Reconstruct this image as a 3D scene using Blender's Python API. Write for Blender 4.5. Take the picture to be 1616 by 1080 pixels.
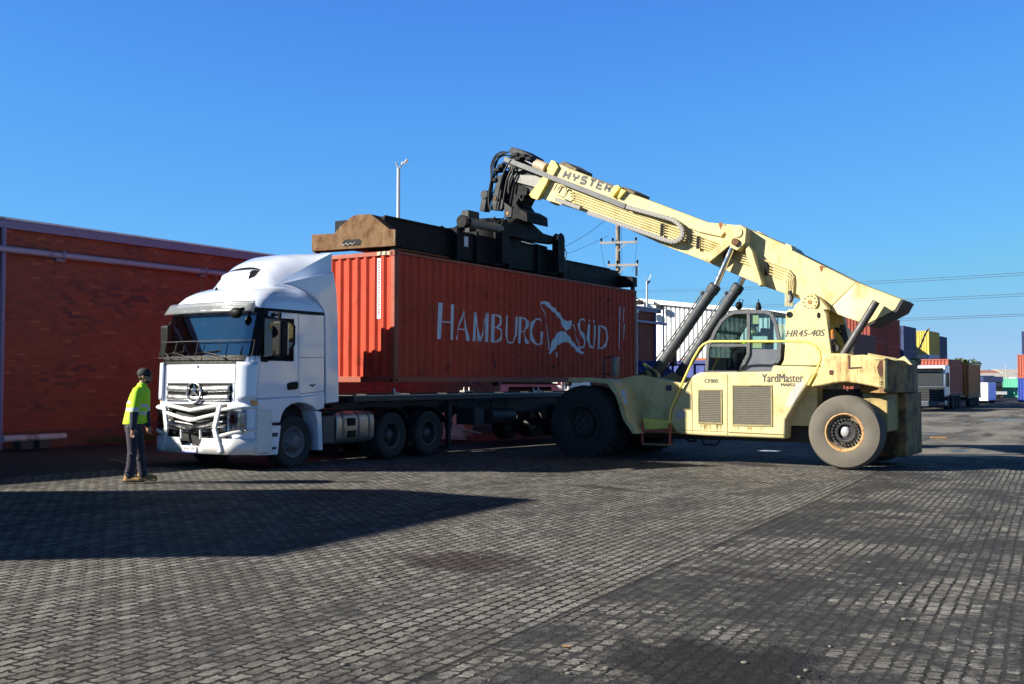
import bpy, bmesh, math, random
from mathutils import Vector, Matrix, Quaternion
for _o in list(bpy.data.objects): bpy.data.objects.remove(_o)
random.seed(7)
SC = bpy.context.scene; COL = SC.collection; R = math.radians
# ---------------------------------------------------------------- camera, sky, sun, exposure
CAMZ, FPX, PITCH = 1.66, 1684.0, math.atan(63/1684.0)
cd = bpy.data.cameras.new('camera'); cam = bpy.data.objects.new('camera', cd); COL.objects.link(cam)
cam.location = (0, 0, CAMZ); cam.rotation_euler = (R(90)+PITCH, 0, 0)
cd.sensor_width = 36; cd.lens = 36*FPX/1616; cd.clip_start = .1; cd.clip_end = 4000
SC.camera = cam
SUN_EL = R(28.4); SDIR = Vector((1, .23, -math.tan(SUN_EL))).normalized()
w = bpy.data.worlds.new('World'); SC.world = w; w.use_nodes = True
nt = w.node_tree; bg = nt.nodes['Background']; sky = nt.nodes.new('ShaderNodeTexSky')
sky.sky_type = 'NISHITA'; sky.sun_disc = False; sky.sun_elevation = SUN_EL; sky.sun_rotation = R(-103)
sky.altitude = 0; sky.air_density = .6; sky.dust_density = 0; sky.ozone_density = 6.0
EXPO = 1.8
sc1 = nt.nodes.new('ShaderNodeVectorMath'); sc1.operation = 'SCALE'; sc1.inputs[3].default_value = .1
cv = nt.nodes.new('ShaderNodeRGBCurve')          # the camera's blue-rich colour response, applied to the whole sky and so to its light too
def _curve(i, pts):
    c = cv.mapping.curves[i]; c.points[0].location = pts[0]; c.points[1].location = pts[-1]
    for p in pts[1:-1]: c.points.new(*p)
_curve(0, [(0, 0), (.056, .070), (.099, .120), (.231, .235), (.331, .31), (1, .62)])
_curve(1, [(0, 0), (.06, .115), (.122, .265), (.211, .42), (.416, .575), (.512, .575), (1, .72)])
_curve(2, [(0, 0), (.15, .36), (.287, .82), (.444, .93), (.638, .95), (.66, .90), (1, .95)])
cv.mapping.update()
sc2 = nt.nodes.new('ShaderNodeVectorMath'); sc2.operation = 'SCALE'; sc2.inputs[3].default_value = 10/2**EXPO
nt.links.new(sky.outputs[0], sc1.inputs[0]); nt.links.new(sc1.outputs[0], cv.inputs[1]); nt.links.new(cv.outputs[0], sc2.inputs[0]); tcw = nt.nodes.new('ShaderNodeTexCoord'); spw = nt.nodes.new('ShaderNodeSeparateXYZ'); mr = nt.nodes.new('ShaderNodeMapRange'); mr.interpolation_type = 'SMOOTHSTEP'
mr.inputs[1].default_value = .35; mr.inputs[2].default_value = .64; mr.inputs[3].default_value = 0; mr.inputs[4].default_value = 1      # sky dimmed overhead, out of view, to deepen the shade
mz = nt.nodes.new('ShaderNodeMix'); mz.data_type = 'RGBA'; mz.blend_type = 'MULTIPLY'; mz.inputs[7].default_value = (.32, .19, .14, 1)
nt.links.new(tcw.outputs['Generated'], spw.inputs[0]); nt.links.new(spw.outputs[2], mr.inputs[0]); nt.links.new(mr.outputs[0], mz.inputs[0])
nt.links.new(sc2.outputs[0], mz.inputs[6]); nt.links.new(mz.outputs[2], bg.inputs[0])
bg.inputs[1].default_value = .1
sd = bpy.data.lights.new('sun', 'SUN'); sd.energy = 3.3; sd.angle = R(.53); sd.color = (1, .93, .80)
so = bpy.data.objects.new('sun', sd); COL.objects.link(so); so.location = (-40, 0, 30)
so.rotation_euler = SDIR.to_track_quat('-Z', 'Y').to_euler()
SC.view_settings.view_transform = 'Standard'; SC.view_settings.look = 'None'
SC.view_settings.exposure = EXPO; SC.view_settings.gamma = 1.0
SC.cycles.max_bounces = 6; SC.cycles.use_adaptive_sampling = True; SC.cycles.use_denoising = True
SC.cycles.caustics_reflective = False; SC.cycles.caustics_refractive = False

# ---------------------------------------------------------------- where a pixel of the 1616 px photo meets a plane
def ray(px, py):
    x, z = (px-808)/FPX, (540-py)/FPX
    return Vector((x, math.cos(PITCH)-z*math.sin(PITCH), math.sin(PITCH)+z*math.cos(PITCH)))
def gz(x, y=0):
    return -.0235*(min(5, max(-14, x))+3.5) - .006*max(0, x-5)      # the yard falls gently to the right
def atd(px, py, d):                 # point at depth d
    r = ray(px, py); return Vector((0, 0, CAMZ))+r*(d/r.y)
def ground(px, py, z=None):
    r = ray(px, py); p = Vector((0, 0, CAMZ)); zz = 0 if z is None else z
    for _ in range(6):
        q = p+r*((zz-CAMZ)/r.z)
        if z is None: zz = gz(q.x)
    return q
class Frame:
    def __init__(s, o, ang):
        s.o = Vector(o); s.ang = ang; c, n = math.cos(ang), math.sin(ang)
        s.ux = Vector((c, n, 0)); s.uy = Vector((-n, c, 0))
    def loc(s, p):
        d = p-s.o; return Vector((d.dot(s.ux), d.dot(s.uy), d.z))
    def _hit(s, px, py, n, v):
        r = ray(px, py); c = Vector((0, 0, CAMZ))
        return s.loc(c+r*((v-(c-s.o).dot(n))/r.dot(n)))
    def Y(s, px, py, y): return s._hit(px, py, s.uy, y)
    def X(s, px, py, x): return s._hit(px, py, s.ux, x)
    def xz(s, pts, y): return [(q.x, q.z) for q in (s.Y(a, b, y) for a, b in pts)]
    def yz(s, pts, x): return [(q.y, q.z) for q in (s.X(a, b, x) for a, b in pts)]
    def world(s, p): return s.o+s.ux*p[0]+s.uy*p[1]+Vector((0, 0, p[2]))
UANG = math.atan2(.847, .532)
FC = Frame((-2.56, 23.2, 0), UANG)            # container, trailer and truck: x away, y to the left-far side
FS = Frame((7.06, 22.7, -.205), UANG-math.pi/2)  # reach stacker: x to its rear, y away from the camera

# ---------------------------------------------------------------- mesh builder
class MB:
    shift = Vector((0, 0, 0))
    def __init__(s): s.v = []; s.f = []; s.m = []; s.mi = 0
    def add(s, vs, fs):
        o = len(s.v); s.v += [tuple(v) for v in vs]
        for f in fs: s.f.append([i+o for i in f]); s.m.append(s.mi)
        return s
    def box(s, x0, x1, y0, y1, z0, z1):
        return s.add([(x, y, z) for z in (z0, z1) for y in (y0, y1) for x in (x0, x1)],
                     [(0, 2, 3, 1), (4, 5, 7, 6), (0, 1, 5, 4), (2, 6, 7, 3), (0, 4, 6, 2), (1, 3, 7, 5)])
    def bar(s, p, q, w, h, up=(0, 0, 1)):       # box beam from p to q, w across, h along up
        p, q = Vector(p), Vector(q); d = (q-p).normalized(); up = Vector(up)
        sx = d.cross(up)
        if sx.length < 1e-4: sx = d.cross(Vector((1, 0, 0)))
        sx.normalize(); u = sx.cross(d).normalized()
        vs = [a+sx*(i*w/2)+u*(j*h/2) for a in (p, q) for i, j in ((-1, -1), (1, -1), (1, 1), (-1, 1))]
        return s.add(vs, [(0, 1, 2, 3), (7, 6, 5, 4), (0, 4, 5, 1), (1, 5, 6, 2), (2, 6, 7, 3), (3, 7, 4, 0)])
    def prism(s, pts, ax, d0, d1):              # outline extruded along axis ax
        n = len(pts)
        def P(a, b, d): return {'x': (d, a, b), 'y': (a, d, b), 'z': (a, b, d)}[ax]
        vs = [P(a, b, d0) for a, b in pts]+[P(a, b, d1) for a, b in pts]
        fs = [list(range(n-1, -1, -1)), list(range(n, 2*n))]+[(i, (i+1) % n, (i+1) % n+n, i+n) for i in range(n)]
        return s.add(vs, fs)
    def sheet(s, pts, ax, d):
        def P(a, b): return {'x': (d, a, b), 'y': (a, d, b), 'z': (a, b, d)}[ax]
        return s.add([P(a, b) for a, b in pts], [list(range(len(pts)))])
    def tube(s, pts, r, n=8, closed=False, caps=True):
        pts = [Vector(p) for p in pts]; N = len(pts); rr = r if isinstance(r, (list, tuple)) else [r]*N
        ts = []
        for i in range(N):
            a = pts[i-1] if (i or closed) else pts[i]; b = pts[(i+1) % N] if (i < N-1 or closed) else pts[i]
            ts.append((b-a).normalized())
        nrm = ts[0].orthogonal().normalized(); vs = []
        for i in range(N):
            if i: nrm = (ts[i-1].rotation_difference(ts[i]) @ nrm)
            nrm = (nrm-ts[i]*nrm.dot(ts[i])).normalized(); bi = ts[i].cross(nrm)
            for k in range(n):
                a = 2*math.pi*k/n; vs.append(pts[i]+(nrm*math.cos(a)+bi*math.sin(a))*rr[i])
        fs = []
        for i in range(N if closed else N-1):
            j = (i+1) % N
            for k in range(n): fs.append((i*n+k, i*n+(k+1) % n, j*n+(k+1) % n, j*n+k))
        if not closed and caps: fs += [list(range(n-1, -1, -1)), [(N-1)*n+k for k in range(n)]]
        return s.add(vs, fs)
    def cyl(s, p, q, r, r2=None, n=20):
        return s.tube([p, q], [r, r if r2 is None else r2], n)
    def lathe(s, prof, c, axis, n=32, mod=None, closed=False, caps=True):    # prof: (radius, distance along axis)
        c = Vector(c); ax = Vector(axis).normalized(); e = ax.orthogonal().normalized(); g = ax.cross(e); vs = []
        for i, (r, h) in enumerate(prof):
            for k in range(n):
                a = 2*math.pi*k/n; q = r+(mod(i, k) if mod else 0)
                vs.append(c+ax*h+(e*math.cos(a)+g*math.sin(a))*q)
        m = len(prof); fs = []
        for i in range(m if closed else m-1):
            j = (i+1) % m
            for k in range(n): fs.append((i*n+k, i*n+(k+1) % n, j*n+(k+1) % n, j*n+k))
        if not closed and caps:
            if prof[0][0] > 1e-5: fs.append(list(range(n-1, -1, -1)))
            if prof[-1][0] > 1e-5: fs.append([(m-1)*n+k for k in range(n)])
        return s.add(vs, fs)
    def grid(s, fn, nu, nv):
        vs = [fn(i/nu, j/nv) for j in range(nv+1) for i in range(nu+1)]
        return s.add(vs, [(j*(nu+1)+i, j*(nu+1)+i+1, (j+1)*(nu+1)+i+1, (j+1)*(nu+1)+i) for j in range(nv) for i in range(nu)])
    def loft(s, rings, caps=True):
        n = len(rings[0]); vs = [p for r in rings for p in r]; fs = []
        for i in range(len(rings)-1):
            for k in range(n): fs.append((i*n+k, i*n+(k+1) % n, (i+1)*n+(k+1) % n, (i+1)*n+k))
        if caps: fs += [list(range(n-1, -1, -1)), [(len(rings)-1)*n+k for k in range(n)]]
        return s.add(vs, fs)
    def ball(s, c, r, sc=(1, 1, 1), n=12):
        c = Vector(c); rings = []
        for i in range(1, n):
            t = math.pi*i/n
            rings.append([c+Vector((r*sc[0]*math.sin(t)*math.cos(2*math.pi*k/(2*n)), r*sc[1]*math.sin(t)*math.sin(2*math.pi*k/(2*n)), -r*sc[2]*math.cos(t))) for k in range(2*n)])
        return s.loft(rings)
    def stroke(s, pts, w, P, closed=False):      # flat painted stroke in 2D (w: one width or one per point), P maps (u,v) to 3D
        n = len(pts); ws = w if isinstance(w, (list, tuple)) else [w]*n; L = []; Q = []
        for i in range(n):
            a = Vector(pts[i-1]) if (i or closed) else Vector(pts[i]); b = Vector(pts[(i+1) % n]) if (i < n-1 or closed) else Vector(pts[i])
            d = (b-a).normalized() if (b-a).length > 1e-9 else Vector((1, 0)); nn = Vector((-d.y, d.x))*(ws[i]/2); c = Vector(pts[i])
            L.append(c+nn); Q.append(c-nn)
        vs = [P(*p) for p in L]+[P(*p) for p in Q]
        return s.add(vs, [(i, (i+1) % n, (i+1) % n+n, i+n) for i in range(n if closed else n-1)])
    def build(s, name, mat, parent=None, smooth=35, bevel=0, seg=2, fix=True, frame=None):
        me = bpy.data.meshes.new(name); k = MB.shift; me.from_pydata([(a-k.x, b-k.y, c-k.z) for a, b, c in s.v], [], s.f)
        for m in (mat if isinstance(mat, (list, tuple)) else [mat]): me.materials.append(m)
        me.polygons.foreach_set('material_index', s.m)
        if fix:
            bm = bmesh.new(); bm.from_mesh(me); bmesh.ops.recalc_face_normals(bm, faces=bm.faces[:]); bm.to_mesh(me); bm.free()
        me.polygons.foreach_set('use_smooth', [True]*len(me.polygons))
        me.set_sharp_from_angle(angle=R(smooth)); me.update()
        o = bpy.data.objects.new(name, me); COL.objects.link(o)
        if parent: o.parent = parent
        if frame: o.location = frame.o; o.rotation_euler = (0, 0, frame.ang)
        if bevel:
            b = o.modifiers.new('bevel', 'BEVEL'); b.width = bevel; b.segments = seg; b.limit_method = 'ANGLE'; b.angle_limit = R(40); b.harden_normals = False
        return o
def tag(o, label, cat, group=None, kind=None):
    if label: o['label'] = label
    if cat: o['category'] = cat
    if group: o['group'] = group
    if kind: o['kind'] = kind
    return o
def empty(name, loc, rz=0, label=None, cat=None, group=None):
    o = bpy.data.objects.new(name, None); COL.objects.link(o); o.location = loc; o.rotation_euler = (0, 0, rz)
    o.empty_display_size = .3
    return tag(o, label, cat, group)
def copy_tree(o, parent=None):
    c = o.copy(); COL.objects.link(c)
    if parent: c.parent = parent
    for ch in o.children: copy_tree(ch, c)
    return c
def structure(o): o['kind'] = 'structure'; return o
def text_faces(body, shear=0, bold=0):           # outline-font text as (verts2d, faces)
    c = bpy.data.curves.new('t', 'FONT'); c.body = body; c.size = 1; c.shear = shear; c.offset = bold; c.resolution_u = 3
    o = bpy.data.objects.new('t', c); COL.objects.link(o); dg = bpy.context.evaluated_depsgraph_get(); dg.update()
    m = o.evaluated_get(dg).to_mesh(); v = [(p.co.x, p.co.y) for p in m.vertices]; f = [list(p.vertices) for p in m.polygons]
    o.evaluated_get(dg).to_mesh_clear(); bpy.data.objects.remove(o); bpy.data.curves.remove(c)
    return v, f
def add_text(mb, body, P, w, h, shear=0, bold=0):   # fills the box (0..w, 0..h), P maps (u,v) to 3D
    v, f = text_faces(body, shear, bold)
    x0, x1 = min(p[0] for p in v), max(p[0] for p in v); y0, y1 = min(p[1] for p in v), max(p[1] for p in v)
    mb.add([P((p[0]-x0)/(x1-x0)*w, (p[1]-y0)/(y1-y0)*h) for p in v], f)

# ---------------------------------------------------------------- materials
def base(name, frame, p, label, cat, group=None):     # an Empty at a thing's base; parts are then modelled in the frame's coordinates
    MB.shift = Vector(p); return empty(name, frame.world(p), frame.ang, label, cat, group)
def unbase(): MB.shift = Vector((0, 0, 0))
class NT:
    def __init__(s, name):
        s.mat = bpy.data.materials.new(name); s.mat.use_nodes = True; s.t = s.mat.node_tree; s.b = s.t.nodes['Principled BSDF']
        s.tc = s.t.nodes.new('ShaderNodeTexCoord')
    def n(s, typ, **k):
        x = s.t.nodes.new('ShaderNode'+typ)
        for a, b in k.items():
            if a.startswith('i_'): x.inputs[int(a[2:]) if a[2:].isdigit() else a[2:].replace('_', ' ')].default_value = b
            else: setattr(x, a, b)
        return x
    def l(s, a, b): s.t.links.new(a, b)
    def val(s, x, sock):
        if hasattr(x, 'is_output'): s.l(x, sock)
        else: sock.default_value = x
    def math(s, op, a, b=0, c=None):
        m = s.n('Math', operation=op); s.val(a, m.inputs[0]); s.val(b, m.inputs[1])
        if c is not None: s.val(c, m.inputs[2])
        return m.outputs[0]
    def noise(s, scale, detail=4, vec=None, rough=.55, stretch=None, src='Object'):
        v = vec or s.tc.outputs[src]
        if stretch:
            mp = s.n('Mapping'); s.l(v, mp.inputs[0]); mp.inputs['Scale'].default_value = stretch; v = mp.outputs[0]
        x = s.n('TexNoise'); x.inputs['Scale'].default_value = scale; x.inputs['Detail'].default_value = detail; x.inputs['Roughness'].default_value = rough
        s.l(v, x.inputs['Vector']); return x.outputs['Fac']
    def ramp(s, f, a, b): 
        m = s.n('MapRange'); m.inputs[1].default_value = a; m.inputs[2].default_value = b; s.l(f, m.inputs[0]); return m.outputs[0]
    def mix(s, f, a, b):
        m = s.n('Mix', data_type='RGBA'); s.val(f, m.inputs[0])
        for x, k in ((a, 6), (b, 7)):
            if hasattr(x, 'is_output'): s.l(x, m.inputs[k])
            else: m.inputs[k].default_value = (*x[:3], 1)
        return m.outputs[2]
    def bump(s, h, strength, dist=.01, prev=None):
        b = s.n('Bump'); b.inputs['Strength'].default_value = strength; b.inputs['Distance'].default_value = dist; s.l(h, b.inputs['Height'])
        if prev: s.l(prev, b.inputs['Normal'])
        return b.outputs[0]
AK = 1.08                                 # one factor on all paint tones
def mul(c, k): return tuple(min(1, x*k) for x in c[:3])
def M(name, col, rough=.5, metal=0, var=.18, vs=2.5, dirt=0, dcol=(.05, .045, .035), ds=3, rust=0, rcol=(.13, .05, .02), rs=2.2,
      streak=0, scol=(.2, .09, .035), bump=0, bs=60, coat=0, spec=.5, rv=.15):
    col = mul(col, AK); dcol, rcol, scol = mul(dcol, AK), mul(rcol, AK), mul(scol, AK)
    k = NT(name); b = k.b
    n1 = k.noise(vs, 5); c = k.mix(n1, mul(col, 1-var), mul(col, 1+var))
    if dirt:
        d = k.ramp(k.noise(ds, 8, rough=.65), .62-dirt*.3, .78-dirt*.2); c = k.mix(k.math('MULTIPLY', d, .85), c, dcol)
    if streak:
        st = k.ramp(k.noise(1, 6, stretch=(9, 9, .7), rough=.6), .66-streak*.25, .74-streak*.15)
        st = k.math('MULTIPLY', st, k.ramp(k.noise(1.3, 3), .42, .6)); c = k.mix(k.math('MULTIPLY', st, .8), c, scol)
    if rust:
        r = k.ramp(k.noise(rs, 9, rough=.7), .7-rust*.28, .74-rust*.24); c = k.mix(r, c, k.mix(k.noise(18, 4), mul(rcol, .5), mul(rcol, 1.5)))
    k.l(c, b.inputs['Base Color'])
    rr = k.ramp(k.noise(vs*2.3, 5), .25, .75)
    m = k.n('MapRange'); m.inputs[3].default_value = max(.03, rough-rv); m.inputs[4].default_value = min(1, rough+rv); k.l(rr, m.inputs[0]); k.l(m.outputs[0], b.inputs['Roughness'])
    b.inputs['Metallic'].default_value = metal; b.inputs['Coat Weight'].default_value = coat; b.inputs['Coat Roughness'].default_value = .06
    b.inputs['Specular IOR Level'].default_value = spec
    if bump: k.l(k.bump(k.noise(bs, 5), bump, .004), b.inputs['Normal'])
    return k.mat
def glass(name, tint=(.55, .68, .66), refl=.12, fk=.8):
    k = NT(name); t = k.t; t.nodes.remove(k.b)
    tr = k.n('BsdfTransparent'); tr.inputs[0].default_value = (*tint, 1); gl = k.n('BsdfGlossy'); gl.inputs['Roughness'].default_value = .03
    fr = k.n('LayerWeight'); fr.inputs[0].default_value = .35; f = k.math('MULTIPLY_ADD', fr.outputs['Fresnel'], fk, refl)
    mx = k.n('MixShader'); k.l(f, mx.inputs[0]); k.l(tr.outputs[0], mx.inputs[1]); k.l(gl.outputs[0], mx.inputs[2])
    k.l(mx.outputs[0], t.nodes['Material Output'].inputs[0]); return k.mat

WHITE = M('white truck paint', (.60, .65, .755), .22, var=.03, coat=.9, rv=.05)
WHITEB = M('white bull bar steel', (.58, .585, .58), .3, var=.04, dirt=.12, ds=6, dcol=(.4, .38, .34))
BLACKP = M('black plastic', (.008, .008, .009), .5, var=.3, vs=8, spec=.12)
SMOKE = M('smoked visor', (.20, .215, .225), .18, var=.05, spec=.6); SMOKE.node_tree.nodes['Principled BSDF'].inputs['Alpha'].default_value = .62
TYRE = M('tyre rubber', (.022, .021, .021), .85, var=.35, vs=9, bump=.25, bs=40)
TYREW = M('dusty worn tyre', (.115, .105, .088), .95, spec=.15, var=.3, vs=2.6, dirt=.35, ds=4, dcol=(.10, .09, .07), bump=.35, bs=30)
STEELD = M('dark chassis steel', (.022, .022, .025), .6, var=.35, vs=5, dirt=.3, dcol=(.05, .04, .035), bump=.15)
CHROME = M('bright metal', (.72, .72, .72), .14, metal=1, var=.06)
ALU = M('brushed aluminium', (.33, .31, .29), .42, metal=.8, var=.15, dirt=.2)
GALV = M('galvanised steel', (.42, .43, .44), .5, metal=.3, var=.1)
SILVER = M('silver grille paint', (.40, .41, .43), .3, metal=.75, var=.05)
LAMPG = glass('lamp glass', (.85, .88, .9), .15)
WIND = glass('windscreen glass', (.40, .50, .50), .22)
SIDEG = glass('side window glass', (.34, .36, .34), .04, .35)
CABG = glass('tinted cab glass', (.55, .74, .72), .08)
AMBER = M('amber lamp', (.75, .25, .03), .25, var=.05, coat=.5)
INTER = M('cab interior', (.035, .036, .04), .8, var=.2)
REDBOX = M('red oxide container paint', (.45, .057, .029), .7, var=.2, vs=1.1, spec=.15, dirt=.22, ds=1.6, dcol=(.15, .028, .02), streak=.24, scol=(.12, .03, .02), rust=.05, rs=3.5, bump=.12, bs=25)
REDFR = M('red oxide frame paint', (.27, .055, .026), .65, var=.2, vs=2, dirt=.25, ds=4, dcol=(.12, .035, .022), rust=.12, bump=.15)
LETTER = M('faded white lettering', (.60, .63, .66), .7, var=.12, vs=5, streak=.12, scol=(.36, .30, .29))
LETTERG = M('grey lettering', (.045, .047, .05), .6, var=.2, vs=12, streak=.25, scol=(.45, .40, .22))
YELL = M('faded cream yellow paint', (.56, .475, .24), .52, spec=.3, var=.10, vs=1.6, dirt=.42, ds=1.9, dcol=(.33, .25, .095), streak=.42, scol=(.30, .17, .06), rust=.07, rs=3, bump=.10, bs=20)
YELLR = M('rusty cream yellow paint', (.52, .425, .195), .6, spec=.25, var=.2, vs=1.8, dirt=.42, ds=2, dcol=(.34, .25, .10), streak=.72, scol=(.20, .075, .022), rust=.17, rs=2.6, bump=.18, bs=20)
RUSTB = M('rust eaten counterweight', (.30, .17, .06), .8, var=.35, vs=3, dirt=.7, ds=2.6, dcol=(.022, .012, .009), streak=.45, scol=(.10, .035, .015), rust=.4, rcol=(.05, .025, .018), rs=1.7, bump=.35, bs=14)
YELLG = M('dull yellow grime', (.30, .25, .11), .7, var=.2, dirt=.4, dcol=(.07, .055, .03), bump=.15)
YBRIGHT = M('yellow handrail', (.72, .58, .12), .45, var=.1, dirt=.15, dcol=(.3, .2, .05))
REDST = M('red step paint', (.40, .07, .04), .55, var=.2, rust=.1)
SPREAD = M('black spreader steel', (.010, .0102, .0115), .6, var=.35, vs=4, spec=.12, dirt=.2, dcol=(.016, .014, .013), bump=.15, bs=25)
HEADG = M('dark grey head steel', (.032, .036, .041), .6, spec=.25, var=.25, vs=3, dirt=.3, dcol=(.015, .015, .016), rust=.03, bump=.12, bs=25)
RUSTP = M('scraped rusty plate', (.155, .092, .048), .85, spec=.15, var=.4, vs=2.2, dirt=.5, ds=5, dcol=(.07, .032, .018), streak=.3, scol=(.30, .24, .17), rust=.3, rcol=(.17, .075, .035), rs=4, bump=.35, bs=25)
ORANGE = M('orange oxide primer', (.33, .10, .03), .65, var=.2, rust=.15)
CYLB = M('grey cylinder barrel', (.030, .036, .045), .62, var=.2, vs=3, dirt=.2, dcol=(.03, .03, .03))
CHAIN = M('grey drag chain', (.25, .24, .225), .7, var=.2, vs=14)
CABF = M('grey cab frame', (.075, .082, .09), .45, var=.15, vs=4, dirt=.15)
CABP = M('grey cab panel', (.085, .095, .12), .4, var=.1, vs=2)
LOUV = M('louvre metal', (.30, .28, .23), .5, metal=.3, var=.2, vs=12)
HOSE = M('black hose', (.014, .014, .015), .5, var=.2)
PURP = M('purple grey trim paint', (.19, .155, .25), .55, var=.12, dirt=.1)
# ================================================================ ground
PAV = math.atan2(13.4, 6.8)                # direction the paving courses run
seam = ground(640, 1080); SEAMQ = -seam.x*math.sin(PAV)+seam.y*math.cos(PAV)
WB = ground(0, 705); FB = Frame(WB, UANG)     # warehouse wall: x along the wall, y into the building
def ground_mat():
    k = NT('worn interlocking pavers'); b = k.b; geo = k.n('NewGeometry'); pos = geo.outputs['Position']
    mp = k.n('Mapping'); mp.vector_type = 'POINT'; k.l(pos, mp.inputs[0]); mp.inputs['Rotation'].default_value = (0, 0, -PAV)
    wob = k.n('TexNoise'); wob.inputs['Scale'].default_value = .45; wob.inputs['Detail'].default_value = 2; k.l(mp.outputs[0], wob.inputs['Vector'])
    wv = k.n('VectorMath', operation='MULTIPLY_ADD'); k.l(wob.outputs['Color'], wv.inputs[0]); wv.inputs[1].default_value = (.06, .06, 0); k.l(mp.outputs[0], wv.inputs[2])
    wo2 = k.n('TexNoise'); wo2.inputs['Scale'].default_value = 9; wo2.inputs['Detail'].default_value = 5; wo2.inputs['Roughness'].default_value = .75; k.l(mp.outputs[0], wo2.inputs['Vector'])
    wv2 = k.n('VectorMath', operation='MULTIPLY_ADD'); k.l(wo2.outputs['Color'], wv2.inputs[0]); wv2.inputs[1].default_value = (.055, .055, 0); k.l(wv.outputs[0], wv2.inputs[2])
    sp = k.n('SeparateXYZ'); k.l(wv2.outputs[0], sp.inputs[0]); sp0 = k.n('SeparateXYZ'); k.l(mp.outputs[0], sp0.inputs[0])
    side = k.math('LESS_THAN', sp0.outputs[1], SEAMQ)      # right of the seam the courses turn by ninety degrees
    def bricks(x, y):
        zx = k.math('MULTIPLY_ADD', k.math('PINGPONG', y, .053), .30, x); zy = k.math('MULTIPLY_ADD', k.math('PINGPONG', x, .049), .30, y)
        cb = k.n('CombineXYZ'); k.l(zx, cb.inputs[0]); k.l(zy, cb.inputs[1])
        t = k.n('TexBrick'); t.offset = .5; t.inputs['Scale'].default_value = 1; t.inputs['Brick Width'].default_value = .196; t.inputs['Row Height'].default_value = .106
        k.l(k.math('MULTIPLY_ADD', k.noise(5, 5, vec=mp.outputs[0], rough=.8), .046, -.008), t.inputs['Mortar Size']); t.inputs['Mortar Smooth'].default_value = .35; t.inputs['Bias'].default_value = 0
        t.inputs['Color1'].default_value = (0, 0, 0, 1); t.inputs['Color2'].default_value = (1, 1, 1, 1); t.inputs['Mortar'].default_value = (.5, .5, .5, 1)
        k.l(cb.outputs[0], t.inputs['Vector']); return t.outputs['Fac'], t.outputs['Color']
    mort, tone = bricks(sp.outputs[0], k.math('MULTIPLY_ADD', side, .04, sp.outputs[1]))
    N = lambda s, d=6, r=.6, st=None: k.noise(s, d, vec=mp.outputs[0], rough=r, stretch=st)
    tv = k.n('RGBToBW'); k.l(tone, tv.inputs[0])
    base = k.mix(tv.outputs[0], (.10, .098, .093), (.31, .302, .283))
    base = k.mix(k.math('MULTIPLY', k.ramp(N(.8, 5), .35, .7), .5), base, (.28, .258, .21))
    base = k.mix(k.math('MULTIPLY', k.ramp(N(2.6, 6, .7), .48, .66), .55), base, (.105, .10, .09))
    base = k.mix(k.math('MULTIPLY', k.ramp(N(60, 3), .42, .68), .6), base, (.05, .048, .045)); base = k.mix(k.math('MULTIPLY', k.ramp(N(16, 6, .75), .52, .66), .6), base, (.045, .043, .041))
    # ground-in dirt: heavier right of the seam, in bands along the courses and in tyre sweeps
    d1 = k.ramp(N(.5, 10, .76, (.5, 1.3, 1)), .49, .56); d2 = k.ramp(N(.62, 10, .78, (1.0, .8, 1)), .475, .535)
    d3 = k.ramp(N(5.5, 6, .75), .42, .55)
    right = k.math('MULTIPLY', k.ramp(k.math('SUBTRACT', SEAMQ, sp0.outputs[1]), -.02, .05), k.math('MAXIMUM', k.math('MULTIPLY', d2, k.math('MULTIPLY_ADD', d3, .45, .6)), k.math('MULTIPLY', k.ramp(N(2.6, 9, .8), .515, .575), .85)))
    left = k.math('MULTIPLY', k.math('MULTIPLY', d1, .75), k.math('MULTIPLY_ADD', d3, .8, .2))
    dirt = k.math('MINIMUM', k.math('ADD', left, right), 1)
    base = k.mix(k.math('MULTIPLY', dirt, .94), base, k.mix(N(30, 4), (.022, .022, .025), (.055, .055, .056)))
    oil = k.math('MULTIPLY', k.ramp(N(.33, 3, .5, (1.6, .7, 1)), .64, .70), .7); base = k.mix(oil, base, (.030, .022, .024))
    sc_ = ground(735, 886); dv = k.n('VectorMath', operation='SUBTRACT'); k.l(pos, dv.inputs[0]); dv.inputs[1].default_value = (sc_.x, sc_.y, sc_.z); dm = k.n('VectorMath', operation='MULTIPLY'); k.l(dv.outputs[0], dm.inputs[0]); dm.inputs[1].default_value = (1.0, 1.1, 0); dl = k.n('VectorMath', operation='LENGTH'); k.l(dm.outputs[0], dl.inputs[0])
    spill = k.ramp(k.math('ADD', dl.outputs['Value'], k.math('MULTIPLY', N(2.2, 6, .7), 1.5)), 1.5, 1.15); base = k.mix(k.math('MULTIPLY', spill, .75), base, (.040, .026, .028))
    sg_ = k.ramp(k.math('ABSOLUTE', k.math('SUBTRACT', sp0.outputs[1], SEAMQ)), .035, .012); base = k.mix(k.math('MULTIPLY', sg_, .8), base, (.016, .016, .017))
    rc_ = ground(1130, 1050); rv_ = k.n('VectorMath', operation='DISTANCE'); k.l(pos, rv_.inputs[0]); rv_.inputs[1].default_value = (rc_.x, rc_.y, rc_.z)
    rub = k.ramp(k.math('ADD', rv_.outputs['Value'], k.math('MULTIPLY', N(3, 6, .75), 1.2)), 1.35, 1.1); base = k.mix(k.math('MULTIPLY', rub, .85), base, k.mix(N(24, 4, .7), (.012, .012, .014), (.052, .051, .053)))
    mcol = k.mix(N(14, 3), (.006, .006, .007), (.030, .028, .025))
    mortf = k.math('MULTIPLY', mort, k.math('SUBTRACT', 1, k.math('MULTIPLY', dirt, k.math('MULTIPLY_ADD', side, .25, .45))))
    col = k.mix(mortf, base, mcol)
    # plain asphalt beside the warehouse and in the far part of the yard
    px = k.n('SeparateXYZ'); k.l(pos, px.inputs[0])
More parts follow.
